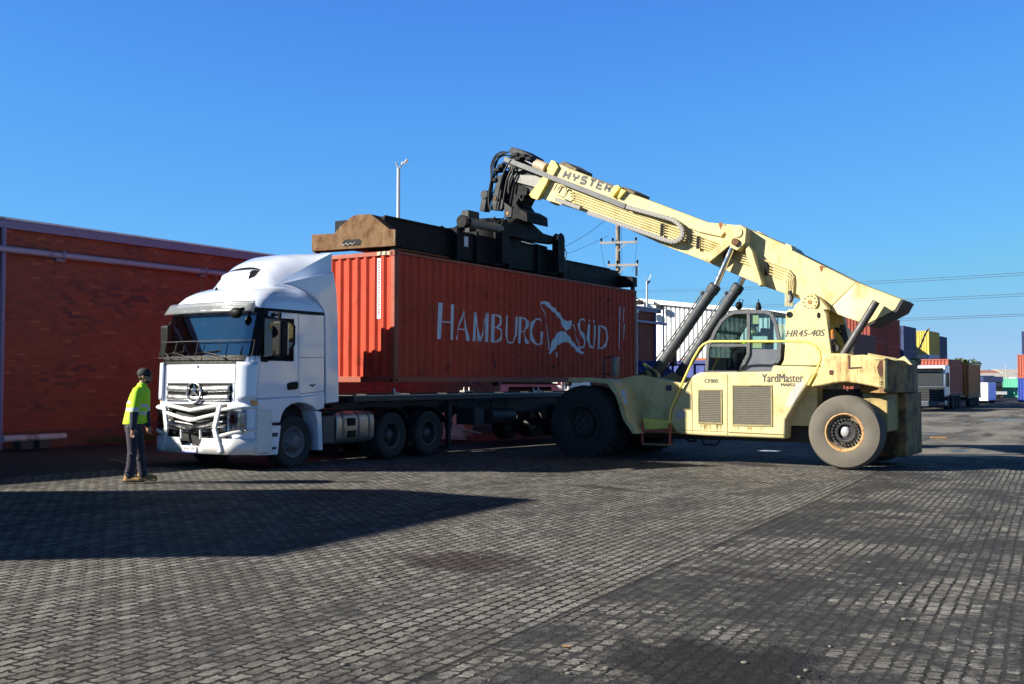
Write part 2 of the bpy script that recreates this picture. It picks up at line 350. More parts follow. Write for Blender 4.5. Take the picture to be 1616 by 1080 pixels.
    wd = k.math('ADD', k.math('MULTIPLY', k.math('SUBTRACT', px.outputs[0], WB.x), .847), k.math('MULTIPLY', k.math('SUBTRACT', px.outputs[1], WB.y), -.532))
    edge = k.math('MULTIPLY_ADD', N(2, 4), .5, -.25)
    asw = k.ramp(k.math('SUBTRACT', 6.2, k.math('ADD', wd, edge)), 0, .04)
    far = k.ramp(k.math('ADD', px.outputs[1], k.math('MULTIPLY', edge, 8)), 25.5, 27.5)
    asp = k.math('MAXIMUM', asw, far)
    acol = k.mix(k.ramp(N(.33, 8, .7, (.35, 1.2, 1)), .42, .58), (0.08806, 0.08495, 0.07874), (0.1968, 0.1844, 0.1637)); acol = k.mix(k.math('MULTIPLY', k.ramp(N(.5, 8, .7, (.25, 1.4, 1)), .55, .63), .8), acol, (0.03108, 0.03108, 0.03212))
    acol = k.mix(asw, acol, k.mix(N(.9, 6), (0.04662, 0.04455, 0.04662), (0.0777, 0.07252, 0.07045)))
    acol = k.mix(k.math('MULTIPLY', k.ramp(N(70, 3), .5, .75), .5), acol, (0.03108, 0.03108, 0.03108))
    k.l(k.mix(asp, col, acol), b.inputs['Base Color'])
    notasp = k.math('SUBTRACT', 1, asp)
    # relief: sunk joints, pillowed worn pavers, loose grit
    h = k.math('MULTIPLY', k.math('MULTIPLY', k.math('SUBTRACT', 1, mort), notasp), k.math('MULTIPLY_ADD', tv.outputs[0], .5, .6))
    bn = k.bump(N(1.6, 3), .5, .03)
    bn = k.bump(N(9, 6, .75), .8, .02, bn)
    bn = k.bump(h, 1.0, .022, bn)
    bn = k.bump(k.math('MULTIPLY', N(17, 6, .75), k.math('MULTIPLY_ADD', rub, 1.0, .25)), 1.0, .05, bn)
    bn = k.bump(N(55, 4, .7), .6, .005, bn)
    k.l(bn, b.inputs['Normal'])
    m = k.n('MapRange'); m.inputs[3].default_value = .62; m.inputs[4].default_value = .95; k.l(N(5, 5), m.inputs[0]); k.l(m.outputs[0], b.inputs['Roughness'])
    b.inputs['Specular IOR Level'].default_value = .12
    return k.mat
xs = [-1500, -600, -200, -80, -40, -20]+[-3.5+i*.5 for i in range(0, 24)]+[12, 20, 40, 70, 120, 250, 600, 1500]
ys = [-400, -60, -10, 0, 4, 8, 12, 16, 20, 25, 30, 40, 60, 100, 200, 500, 1500, 3000]
g = MB(); nx = len(xs)
g.add([(x, y, gz(min(x, 140))) for y in ys for x in xs], [(j*nx+i, j*nx+i+1, (j+1)*nx+i+1, (j+1)*nx+i) for j in range(len(ys)-1) for i in range(nx-1)])
structure(g.build('ground', ground_mat(), smooth=60))
PUD = M('dark puddle water', (.012, .012, .014), .2, var=.2, spec=.5, rv=.1)
def puddle(px, py, w, h):
    c = ground(px, py); m = MB(); rnd = random.Random(px); pts = []
    for i in range(26):
        a = 2*math.pi*i/26; k = .6+.5*rnd.random(); pts.append((c.x+w*k*math.cos(a), c.y+h*k*math.sin(a)))
    m.add([(x, y, gz(x)+.006) for x, y in pts], [list(range(len(pts)))]); structure(m.build('puddle', PUD))
for a in ((1214, 712, .32, .3), (1516, 712, .3, .3), (1585, 663, 1.2, .8), (1463, 683, .5, .5)): puddle(*a)

# ================================================================ brick warehouse on the left
def brick_mat():
    k = NT('dark red face brick'); b = k.b; sp = k.n('SeparateXYZ'); k.l(k.tc.outputs['Object'], sp.inputs[0])
    cb = k.n('CombineXYZ'); k.l(k.math('ADD', sp.outputs[0], sp.outputs[1]), cb.inputs[0]); k.l(sp.outputs[2], cb.inputs[1])
    t = k.n('TexBrick'); k.l(cb.outputs[0], t.inputs['Vector']); t.inputs['Scale'].default_value = 1; t.inputs['Brick Width'].default_value = .24; t.inputs['Row Height'].default_value = .086
    t.inputs['Mortar Size'].default_value = .006; t.inputs['Mortar Smooth'].default_value = .3
    t.inputs['Color1'].default_value = (0, 0, 0, 1); t.inputs['Color2'].default_value = (1, 1, 1, 1); t.inputs['Mortar'].default_value = (.5, .5, .5, 1); t.inputs['Bias'].default_value = 0
    bw = k.n('RGBToBW'); k.l(t.outputs['Color'], bw.inputs[0])
    c = k.mix(bw.outputs[0], (0.2348, 0.04995, 0.02398), (0.3297, 0.07792, 0.03596))
    zone = k.ramp(k.noise(.55, 4, stretch=(.6, .6, 1.3)), .40, .62)
    dk = k.math('MULTIPLY', k.ramp(bw.outputs[0], .60, .66), zone); c = k.mix(k.math('MULTIPLY', dk, .95), c, (0.1099, 0.03497, 0.02997))
    lt = k.ramp(bw.outputs[0], .06, .03); c = k.mix(k.math('MULTIPLY', lt, .6), c, (0.4196, 0.1299, 0.06993))
    c = k.mix(k.math('MULTIPLY', k.ramp(k.noise(.7, 5), .5, .75), .4), c, (0.1698, 0.03996, 0.02498))
    c = k.mix(k.math('MULTIPLY', t.outputs['Fac'], .75), c, (0.1299, 0.04496, 0.03497)); k.l(c, b.inputs['Base Color']); b.inputs['Roughness'].default_value = .85
    k.l(k.bump(k.math('SUBTRACT', 1, t.outputs['Fac']), .6, .006), b.inputs['Normal']); return k.mat
BRICK = brick_mat(); ROOFW = M('pale roof sheet', (.62, .62, .60), .45, metal=.2, dirt=.2); CONC = M('stained concrete', (.20, .19, .17), .9, dirt=.4, bump=.3)
WL = FB.Y(1035, 560, 0).x; ZT = FB.Y(0, 345, -.12).z
wh = empty('brick_warehouse', FB.o, FB.ang, 'long dark red brick warehouse with purple roof edge behind the white truck', 'warehouse')
MB().box(-16, WL, 0, 26, -.3, ZT-.12).build('wall', BRICK, wh)
MB().box(-16.2, WL+.25, -.13, -.05, ZT-.2, ZT).box(WL+.17, WL+.25, -.2, 26, ZT-.2, ZT).build('fascia', PURP, wh, bevel=.008)
rf = MB()
rf.prism([(-.15, ZT+.004), (-.15, ZT+.05), (13, ZT+1.15), (26.2, ZT+.06), (26.2, ZT+.004), (13, ZT+1.09)], 'x', -16.3, WL+.3)
rf.build('roof', ROOFW, wh)
zp = FB.Y(20, 395, 0).z; pm = MB(); pm.cyl((-16, -.16, zp), (WL+.9, -.16, zp-.05), .075, n=14)
pipe = pm.build('drainpipe', M('lilac grey pipe paint', (.30, .27, .36), .45, var=.1, dirt=.12, dcol=(.1, .09, .12)), wh)
for i in range(-3, 8):
    bx = 1.4+i*4.4
    MB().box(bx-.12, bx+.12, -.12, -.002, zp-.16, zp-.05).box(bx-.03, bx+.03, -.25, -.235, zp-.09, zp+.09).build('bracket', PURP, pipe)
for bx in (FB.Y(1, 500, 0).x-.02, WL-.25):
    MB().cyl((bx, -.09, -.1), (bx, -.09, ZT-.15), .06, n=12).build('downpipe', PURP, wh)
MB().box(-16, WL, -.05, -.002, -.3, .32).build('plinth', M('dirty brick plinth', (.13, .045, .035), .9, dirt=.4, dcol=(.04, .03, .03), bump=.2), wh)
# low white pipe rail lying along the wall foot
a, b = FB.Y(4, 689, -.9), FB.Y(103, 681, -.9)
rl = MB(); rl.cyl((a.x, -.9, .22), (b.x, -.9, .22), .075, n=12)
rl.mi = 1
for q in (a.x+.5, b.x-.6): rl.box(q-.15, q+.15, -1.05, -.75, -.02, .15)
tag(rl.build('pipe_rail', [M('chalky white pipe', (.42, .39, .40), .7, dirt=.3), M('dark concrete block', (.05, .045, .045), .9)], frame=FB), 'low dirty white pipe lying along the foot of the brick warehouse wall', 'pipe')
gr = MB(); rnd = random.Random(3)
for i in range(2600):
    x = rnd.uniform(2.2, 12) if rnd.random() < .8 else rnd.uniform(-2, 30); y = -rnd.random()**1.5*.8-.03; h = rnd.uniform(.05, .22)*(1-abs(y)*.5); t = rnd.uniform(-.1, .1); wv = .008
    gr.add([(x-wv, y, 0), (x+wv, y, 0), (x+t, y-.04+rnd.uniform(-.05, .05), h)], [(0, 1, 2)])
tag(gr.build('weeds', M('green weeds', (.05, .09, .022), .8, var=.4, vs=2), frame=FB, fix=False), 'green weeds growing along the warehouse foot', 'weeds', kind='stuff')
tw = MB(); p0, p1, p2 = ground(172, 727), ground(185, 730), ground(198, 733)
tw.tube([p0+Vector((0, 0, .02)), p1+Vector((0, 0, .05)), p2+Vector((0, 0, .02))], .012, 5)
tag(tw.build('stick', M('dry stick', (.35, .27, .17), .8)), 'pale dry stick lying on the asphalt behind the man in the hi-vis shirt', 'stick')

# ================================================================ shipping containers
def corr_panel(mb, L, P, period=.278, depth=.036, z0=0, z1=1, inset=0):
    # trapezoid corrugation along 0..L ; P(t, d, z) -> point
    ts = [(0, 0)]; n = max(2, round(L/period)); p = L/n
    for i in range(n):
        a = i*p; ts += [(a+p*.13, 0), (a+p*.37, 1), (a+p*.63, 1), (a+p*.87, 0)]
    ts.append((L, 0)); vs = []
    for t, d in ts: vs += [P(t, inset+d*depth, z0), P(t, inset+d*depth, z1)]
    mb.add(vs, [(2*i, 2*i+2, 2*i+3, 2*i+1) for i in range(len(ts)-1)])
    return [(t, inset+d*depth) for t, d in ts]
def sea_box(name, loc, ang, L, H, mat, frame_mat, label, group=None, W=2.438, cast=False, lit_end_mat=None):
    r = empty(name, loc, ang, label, 'shipping container', group); c, q = .16, .10
    for y0, sgn in ((0, 1), (W, -1)):
        m = MB(); prof = corr_panel(m, L-2*c, lambda t, d, z: (c+t, y0+sgn*d, z), z0=.14, z1=H-.07, inset=.012); m.build('side_wall', mat, r, smooth=20)
        if sgn == 1: r_prof = [(c+t, d) for t, d in prof]
    m = MB(); corr_panel(m, W-2*q, lambda t, d, z: (d, q+t, z), period=.25, depth=.046, z0=.14, z1=H-.1, inset=.012); m.build('end_wall', lit_end_mat or mat, r, smooth=20)
    d = MB(); d.box(L-.06, L-.03, q, W/2-.01, .14, H-.1).box(L-.06, L-.03, W/2+.01, W-q, .14, H-.1)
    for yy in (.45, .95, W-.95, W-.45): d.cyl((L-.005, yy, .16), (L-.005, yy, H-.12), .018, n=6)
    d.build('door', mat, r)
    m = MB(); corr_panel(m, L-2*c, lambda t, d, z: (c+t, z, H-.03-d), period=.21, depth=.02, z0=.05, z1=W-.05); m.build('roof', mat, r, smooth=20)
    f = MB(); k = .118
    for x0 in (0, L-c):
        for y0 in (0, W-q): f.box(x0, x0+c, y0, y0+q, k, H-k)
    for y0 in (0, W-.06):
        f.box(c, L-c, y0, y0+.06, H-.07, H-.004); f.box(c, L-c, y0, y0+.06, .012, .14)
    for x0 in (0, L-.09): f.box(x0, x0+.09, q, W-q, H-.1, H-.004); f.box(x0, x0+.09, q, W-q, .012, .14)
    f.box(c, L-c, .06, W-.06, .10, .13)
    f.build('frame', frame_mat, r, bevel=.008)
    cs = MB() if not cast else None
    for x0 in (0, L-.178):
        for y0 in (0, W-.162):
            for z0 in (0, H-k):
                m = cs or MB(); m.box(x0-.004, x0+.182, y0-.004, y0+.166, z0, z0+k)
                if cast:
                    o = m.build('corner_casting', frame_mat, r, bevel=.012)
                    e = MB(); yy = y0-.0055 if y0 == 0 else y0+.1675; xx = x0-.0055 if x0 == 0 else x0+.1835; zc = z0+k/2
                    e.prism([(x0+.089+.04*math.cos(t*.5236), zc+.032*math.sin(t*.5236)) for t in range(12)], 'y', yy, yy+(.0035 if y0 == 0 else -.0035))
                    e.prism([(y0+.081+.03*math.cos(t*.5236), zc+.036*math.sin(t*.5236)) for t in range(12)], 'x', xx, xx+(.0035 if x0 == 0 else -.0035))
                    e.build('lifting_hole', BLACKP, o)
    if cs: cs.build('corner_castings', frame_mat, r)
    return r, r_prof
HZ = 1.64; HH = 2.896; LL = 12.19
cont, prof = sea_box('shipping_container', FC.world((0, 0, HZ)), FC.ang, LL, HH, REDBOX, REDFR, 'long red oxide container with large white lettering hanging under the black spreader', cast=True)
def on_corr(s):
    for (a, d0), (b, d1) in zip(prof, prof[1:]):
        if a <= s <= b: return d0+(d1-d0)*(s-a)/(b-a) if b > a else d0
    return .012
def paint_side(name, faces2d, mat, off=.004):         # faces2d: list of polygons (s,z) in container coordinates, wrapped over the corrugation
    bm = bmesh.new()
    for poly in faces2d:
        vs = [bm.verts.new((x, 0, z)) for x, z in poly]
        try: bm.faces.new(vs)
        except ValueError: pass
    x0 = min(v.co.x for v in bm.verts); x1 = max(v.co.x for v in bm.verts)
    for s, _ in prof:
        if x0 < s < x1:
            bmesh.ops.bisect_plane(bm, geom=bm.verts[:]+bm.edges[:]+bm.faces[:], plane_co=(s, 0, 0), plane_no=(1, 0, 0), dist=1e-5)
    for v in bm.verts: v.co.y = on_corr(v.co.x)-off
    me = bpy.data.meshes.new(name); bm.to_mesh(me); bm.free(); me.materials.append(mat)
    o = bpy.data.objects.new(name, me); COL.objects.link(o); o.parent = cont; return o
def zm(x, y): q = FC.Y(680+x/5.05, 460+y/5.05, .02); return (q.x, q.z-HZ)      # zoomed photo crop -> side of the container
def strokes(lst):
    out = []
    for pts, wds in lst:
        n = len(pts); ws = wds if isinstance(wds, (list, tuple)) else [wds]*n
        for i in range(n-1):
            (ax, ay), (bx, by) = pts[i], pts[i+1]; dx, dy = bx-ax, by-ay; l = math.hypot(dx, dy) or 1; ux, uy = -dy/l, dx/l
            ex, ey = dx/l*1.0, dy/l*1.0
            out.append([zm(ax+ux*ws[i]/2-ex, ay+uy*ws[i]/2-ey), zm(bx+ux*ws[i+1]/2+ex, by+uy*ws[i+1]/2+ey), zm(bx-ux*ws[i+1]/2+ex, by-uy*ws[i+1]/2+ey), zm(ax-ux*ws[i]/2-ex, ay-uy*ws[i]/2-ey)])
    return out
LET = [([(78, 92), (68, 380)], 24), ([(174, 104), (168, 384)], 28), ([(84, 242), (160, 246)], 9),
 ([(262, 155), (201, 384)], 9), ([(264, 155), (298, 394)], [10, 17]), ([(222, 300), (288, 306)], 8),
 ([(352, 165), (346, 396)], 12), ([(352, 168), (392, 398)], [12, 24]), ([(450, 176), (394, 398)], 9), ([(450, 174), (445, 402)], 15),
 ([(497, 182), (493, 406)], 16), ([(494, 188), (540, 192), (556, 215), (552, 262), (532, 288), (500, 292)], [9, 12, 15, 15, 12, 8]), ([(532, 290), (556, 306), (566, 345), (552, 385), (528, 402), (494, 404)], [9, 14, 18, 18, 12, 9]),
 ([(604, 192), (599, 350), (612, 396), (638, 412), (664, 398), (680, 350), (684, 200)], [12, 13, 16, 12, 10, 9, 9]),
 ([(712, 204), (706, 414)], 28), ([(722, 212), (758, 218), (772, 245), (766, 290), (742, 318), (722, 320)], [9, 13, 16, 15, 11, 8]), ([(738, 318), (772, 416)], [9, 20]),
 ([(886, 236), (866, 222), (838, 222), (812, 250), (798, 308), (804, 370), (824, 412), (856, 424), (886, 412)], [10, 12, 13, 18, 24, 22, 15, 11, 10]), ([(886, 322), (882, 422)], 22),
 ([(1232, 238), (1212, 222), (1190, 230), (1178, 262), (1186, 306), (1214, 352), (1230, 396), (1222, 436), (1200, 452), (1176, 436)], [9, 11, 13, 15, 20, 22, 20, 15, 11, 9]),
 ([(1262, 262), (1256, 380), (1268, 434), (1290, 450), (1304, 436), (1310, 380), (1312, 270)], [24, 26, 20, 12, 10, 9, 9]), ([(1268, 228), (1266, 246)], 12), ([(1306, 228), (1304, 250)], 12),
 ([(1346, 272), (1342, 456)], 11), ([(1344, 276), (1376, 280), (1398, 306), (1408, 360), (1400, 410), (1380, 446), (1344, 456)], [9, 12, 17, 20, 19, 12, 9]),
 ([(1512, 122), (1506, 462)], 10), ([(1544, 130), (1540, 246)], 6), ([(1546, 262), (1542, 382)], 9)]
paint_side('lettering', strokes(LET[:19]), LETTER); paint_side('lettering', strokes(LET[19:25]), LETTER); paint_side('marking_bar', strokes([(LET[25][0], 6)]), LETTER); paint_side('marking_bar', strokes([(a_, 4) for a_, b_ in LET[26:]]), LETTER)
BIRD = [[(872, 86), (905, 78), (938, 84), (955, 112), (990, 135), (1022, 172), (1050, 210), (1066, 234), (1100, 236), (1128, 228), (1130, 262), (1104, 300), (1084, 318), (1062, 300), (1046, 262), (1028, 222), (1004, 190), (970, 158), (930, 122), (900, 100), (876, 106)],
        [(1046, 316), (1082, 326), (1096, 350), (1124, 384), (1140, 414), (1168, 440), (1196, 468), (1222, 492), (1204, 502), (1172, 486), (1140, 450), (1118, 424), (1086, 402), (1050, 408), (1014, 428), (986, 460), (968, 488), (940, 504), (944, 476), (958, 438), (972, 392), (996, 346), (1020, 326)]]
paint_side('bird_emblem', [[zm(*p) for p in poly] for poly in BIRD]+strokes([([(882, 110), (908, 180), (934, 320), (942, 470)], 4), ([(1134, 262), (1160, 350), (1180, 432)], 4), ([(1004, 488), (1006, 522)], 18)]), LETTER)
DM = M('dark oxide scuffs', (.035, .022, .022), .9, var=.3)
def blob(cx, cy, w, h, seed):
    r = random.Random(seed); return [zm(cx+w*(.5+.6*r.random())*math.cos(a*.63), cy+h*(.5+.6*r.random())*math.sin(a*.63)) for a in range(10)]
paint_side('scuff_marks', [blob(510, 590, 10, 34, 1), blob(695, 518, 12, 10, 2), blob(1420, 75, 8, 14, 3), blob(1355, 62, 6, 16, 6), blob(500, 560, 5, 18, 7), blob(980, 600, 14, 12, 8), blob(1290, 570, 8, 20, 9)], DM, .003)
# end wall: white vertical caution lettering strip and yellow-black height marks on the top rail
def ez(x, y): q = FC.X(480+x/3.6, 320+y/3.6, 0); return (q.y, q.z-HZ)
m = MB(); ya, za = ez(430, 316); yb, zb = ez(418, 660); q0 = (ya+yb)/2
m.box(.004, .0065, q0-.05, q0+.05, zb, za); strip = m.build('caution_strip', M('white sticker', (.7, .68, .66), .6, var=.15, vs=20), cont)
m = MB(); m.mi = 0; rr = random.Random(5); z = za-.05
while z > zb+.08:
    hh = rr.choice((.03, .04, .05)); m.box(.001, .0035, q0-.025, q0+.025, z-hh, z); z -= hh+.018
m.build('caution_lettering', M('red lettering', (.35, .12, .1), .7), strip)
m = MB(); y0, _ = ez(486, 280); y1, _ = ez(412, 288)
for i in range(5):
    a = y0+(y1-y0)*i/5; m.mi = i % 2; m.add([(-.003, a, HH-.085), (-.003, a+(y1-y0)/5, HH-.085), (-.003, a+(y1-y0)/5-.03, HH-.012), (-.003, a-.03, HH-.012)], [(0, 1, 2, 3)])
m.build('height_marks', [M('pale yellow mark', (.62, .55, .3), .6), M('black mark', (.05, .045, .04), .6)], cont, fix=False)
# ================================================================ wheels
def ring_wheel(parent, c, axis, r, w, rim_r, face, tyre_m, rim_m, name='wheel', hub=.11, bolts=10, hubcap=0, n=48):
    # tyre as the wheel's own mesh, rim as its child; axis points outwards, c is the middle of the tyre
    h = w/2; s = r-rim_r; m = MB()
    prof = [(rim_r, -h*.78), (rim_r+s*.25, -h*.98), (r-s*.3, -h), (r-s*.06, -h*.86), (r, -h*.74), (r, -h*.40), (r-.012, -h*.38), (r-.012, -h*.32), (r, -h*.30), (r, h*.30), (r-.012, h*.32), (r-.012, h*.38), (r, h*.40),
            (r, h*.74), (r-s*.06, h*.86), (r-s*.3, h), (r-s*.33, h*1.012), (r-s*.36, h), (rim_r+s*.25, h*.98), (rim_r, h*.78), (rim_r-.02, 0)]
    m.lathe(prof, c, axis, n, closed=True); o = m.build(name, tyre_m, parent, smooth=40)
    q = MB(); f = face
    q.lathe([(rim_r-.02, -h*.7), (rim_r-.02, h*.6), (rim_r+.004, h*.80), (rim_r-.004, h*.83), (rim_r-.035, h*.74), (rim_r-.055, f+.02), (rim_r*.72, f), (rim_r*.60, f+.03), (hub+.05, f+.035), (hub+.04, f+.04), (hub, f+.06+hubcap), (hub*.8, f+.075+hubcap), (.001, f+.08+hubcap)], c, axis, n)
    ax = Vector(axis).normalized(); e = ax.orthogonal().normalized(); g = ax.cross(e); cc = Vector(c)
    for k in range(bolts):
        a = 2*math.pi*k/bolts; p = cc+(e*math.cos(a)+g*math.sin(a))*rim_r*.66
        q.cyl(p+ax*f, p+ax*(f+.05), .017, n=6)
    q.build('rim', rim_m, o, smooth=40)
    return o
RIMD = M('grimy steel rim', (.055, .052, .055), .55, metal=.2, var=.3, vs=6, dirt=.4)
RIMW = M('dull grey wheel disc', (.10, .095, .10), .5, var=.25, vs=6, dirt=.35)

# ================================================================ skeletal semi-trailer
tr = base('container_trailer', FC, (5, 1.22, 0), 'black skeletal container trailer coupled behind the white truck, under the hanging container', 'trailer')
zt = FC.Y(700, 622, .05).z
m = MB()
for y in (.62, 1.70):
    m.box(-1.3, 3.2, y, y+.14, zt-.32, zt-.03); m.box(3.2, 12.0, y, y+.14, zt-.50, zt-.03)
    for zz in (zt-.49,): m.box(3.2, 12.0, y-.05, y+.19, zz-.02, zz)
m.build('main_beam', STEELD, tr, bevel=.006)
m = MB()
for y in (0, 2.36): m.box(-1.32, 12.1, y, y+.08, zt-.13, zt)
for x in (-1.32, -.1, 1.5, 3.2, 4.8, 6.2, 7.6, 9, 10.4, 11.95): m.box(x, x+.14, .08, 2.36, zt-.16, zt-.012)
m.build('deck_frame', STEELD, tr, bevel=.006)
m = MB(); m.box(-1.31, 12.09, -.006, -.001, zt-.02, zt+.006)
m.build('edge_strip', M('worn bare deck edge', (.30, .29, .27), .5, metal=.4, dirt=.3), tr)
for x in (.1, 6.0, 6.25, 11.9):
    for y in (.08, 2.30):
        MB().box(x-.11, x+.11, y-.08, y+.08, zt, zt+.05).cyl((x, y, zt+.05), (x, y, zt+.14), .035, .02, 10).build('twistlock', ALU, tr)
lx = FC.Y(711, 680, .35).x
for y in (.42, 2.0):
    m = MB(); m.box(lx-.07, lx+.07, y-.07, y+.07, .55, zt-.16); m.box(lx-.05, lx+.05, y-.05, y+.05, .12, .6); m.box(lx-.16, lx+.16, y-.14, y+.14, .06, .12)
    m.bar((lx+.06, y, .75), (lx+.7, y+.2, zt-.3), .05, .05); m.build('landing_leg', STEELD, tr, bevel=.006)
m = MB(); m.box(3.2, 3.6, .05, .6, .62, zt-.35).cyl((4.2, .35, .8), (5.3, .35, .8), .19, n=18); m.bar((4.4, .35, .95), (4.4, .35, zt-.2), .05, .05).bar((5.1, .35, .95), (5.1, .35, zt-.2), .05, .05)
m.build('air_tank', STEELD, tr)
TR = [8.0, 9.35, 10.7]
for x in TR:
    for y, s in ((.20, -1), (2.24, 1)):
        ring_wheel(tr, (x, y, .5), (0, s, 0), .5, .36, .30, .04, TYRE, RIMD, hub=.12)
    m = MB().cyl((x, .3, .5), (x, 2.1, .5), .07, n=10); m.bar((x, .7, .55), (x, .7, zt-.5), .1, .4).bar((x, 1.75, .55), (x, 1.75, zt-.5), .1, .4); m.build('axle', STEELD, tr)
    for y0, y1 in ((-.02, .42), (2.02, 2.46)):
        m = MB(); m.grid(lambda u, v: (x-.62*math.cos(math.pi*u), y0+(y1-y0)*v, .5+.60*math.sin(math.pi*u)), 14, 1); o = m.build('mudguard', BLACKP, tr, fix=False); o.modifiers.new('t', 'SOLIDIFY').thickness = .02
MB().box(12.0, 12.08, .1, 2.34, .5, .62).box(12.0, 12.06, .3, .38, .6, zt-.1).box(12.0, 12.06, 2.0, 2.08, .6, zt-.1).build('rear_bumper', REDST, tr)

# ================================================================ prime mover
tk = base('semi_truck', FC, (-2.6, 1.22, 0), 'white prime mover with bull bar and high roof fairing facing the man in hi-vis', 'truck')
CY = 1.22
def tab(z, t):
    if z <= t[0][0]: return t[0][1]
    for (a, p), (b, q) in zip(t, t[1:]):
        if z <= b: return p+(q-p)*(z-a)/(b-a)
    return t[-1][1]
SF = [(.3, -4.36), (.7, -4.42), (1.28, -4.41), (2.02, -4.38), (3.0, -4.14), (3.06, -4.13), (3.2, -4.08), (3.32, -3.98), (3.42, -3.82), (3.5, -3.60), (3.56, -3.30), (3.59, -3.0)]
RC = [(.3, .24), (2.0, .24), (3.0, .26), (3.3, .36), (3.59, .45)]
HWT = [(.3, 1.235), (3.0, 1.235), (3.2, 1.21), (3.36, 1.12), (3.5, .96), (3.59, .78)]
SR = -2.24; BU = .07
def ring(z, mm, off=0):
    hw, rc, sf = tab(z, HWT), tab(z, RC), tab(z, SF); F = hw-rc; A = rc*math.pi/2; a = abs(mm); sg = 1 if mm >= 0 else -1
    if a <= F: s = sf+BU*(a/F)**2; q = a; n = Vector((-1, .1*a/F))
    elif a <= F+A: t = (a-F)/rc; s = sf+BU+rc-rc*math.cos(t); q = F+rc*math.sin(t); n = Vector((-math.cos(t), math.sin(t)))
    else: s = min(SR, sf+BU+rc+(a-F-A)); q = hw; n = Vector((0, 1))
    n.normalize(); s += n.x*off; q += n.y*off
    return (s, CY-sg*q, z)
def m_of_s(s, z):                # perimeter parameter of a station on the flat side
    hw, rc, sf = tab(z, HWT), tab(z, RC), tab(z, SF); return hw-rc+rc*math.pi/2+(s-(sf+BU+rc))
def patch(mb, z0, z1, m0, m1, nz, nm, off):
    def fn(u, v):
        mm = m0+(m1-m0)*u; a = z0(mm) if callable(z0) else z0; b = z1(mm) if callable(z1) else z1
        return ring(a+(b-a)*v, mm, off)
    return mb.grid(fn, nm, nz)
def solid(o, t): k = o.modifiers.new('thickness', 'SOLIDIFY'); k.thickness = t; k.offset = 0; return o
WS0, WS1, WM = 2.17, 2.955, 1.15
wx0, wx1 = FC.Y(417, 535, -.015).x, FC.Y(464, 535, -.015).x; SW0, SW1 = FC.Y(440, 570, -.015).z, FC.Y(440, 502, -.015).z
def cab_shell(off, z0, z1, windows=True):
    zs = sorted(set([z0, z1, WS0, WS1, SW0, SW1]+[1.28+.1*i for i in range(18)]+[3.0, 3.06, 3.12, 3.2, 3.26, 3.32, 3.37, 3.42, 3.46, 3.5, 3.53, 3.56, 3.58, 3.59])); zs = [z for z in zs if z0 <= z <= z1]
    # stations: a fraction of front, corner and side, so every ring has the same number
    def stations(z):
        hw, rc, sf = tab(z, HWT), tab(z, RC), tab(z, SF); F = hw-rc; A = rc*math.pi/2; S = SR-(sf+BU+rc)
        st = [F*i/8 for i in range(9)]+[F+A*i/8 for i in range(1, 9)]
        a0, a1 = m_of_s(wx0, z), m_of_s(wx1, z)
        st += [F+A+(a0-F-A)*i/2 for i in (1, 2)]+[a0+(a1-a0)*i/3 for i in (1, 2, 3)]+[a1+(F+A+S-a1)*i/3 for i in (1, 2, 3)]
        st = [x for x in st]; return [-x for x in reversed(st)]+st[1:]
    mb = MB(); rows = [[ring(z, x, off) for x in stations(z)] for z in zs]; nn = len(rows[0]); half = nn//2
    vs = [p for r in rows for p in r]; fs = []
    for j in range(len(zs)-1):
        zc = (zs[j]+zs[j+1])/2
        for i in range(nn-1):
            k = abs(i+.5-half)
            if windows and WS0 < zc < WS1 and k < 11: continue
            if windows and SW0 < zc < SW1 and 18 < k < 21: continue
            fs.append((j*nn+i, j*nn+i+1, (j+1)*nn+i+1, (j+1)*nn+i))
        fs.append((j*nn+nn-1, j*nn, (j+1)*nn, (j+1)*nn+nn-1))
    fs.append([(len(zs)-1)*nn+i for i in range(nn)]); fs.append(list(range(nn-1, -1, -1)))
    return mb.add(vs, fs)
cab_shell(0, 1.28, 3.59).build('cab', WHITE, tk, smooth=30)
cab_shell(-.05, 1.33, 3.0).build('cab_lining', INTER, tk)
m = MB()
m.box(-4.15, -3.82, .15, 2.3, 1.35, 2.05).box(-4.1, -3.75, 1.35, 2.2, 2.0, 2.14)
for yc in (.62, 1.82):
    m.box(-3.55, -3.0, yc-.25, yc+.25, 1.7, 1.95).box(-3.1, -2.95, yc-.24, yc+.24, 1.9, 2.65).box(-3.08, -2.97, yc-.13, yc+.13, 2.6, 2.85)
m.lathe([(.21, -.015), (.23, 0), (.21, .015)], (-3.72, 1.82, 2.18), (-.5, 0, .86), 20, closed=True); m.bar((-3.72, 1.82, 2.18), (-3.95, 1.82, 2.0), .06, .06)
m.box(-2.5, -2.3, .1, 2.3, 1.5, 2.1).build('cab_interior', M('grey cab trim', (.10, .10, .105), .7, var=.2), tk, bevel=.03)
m = MB(); m.box(-4.05, -3.9, .3, 1.1, 2.14, 2.16).box(-4.1, -3.95, 1.5, 1.9, 2.14, 2.17); m.build('papers', M('papers on the dash', (.6, .6, .58), .7), tk)
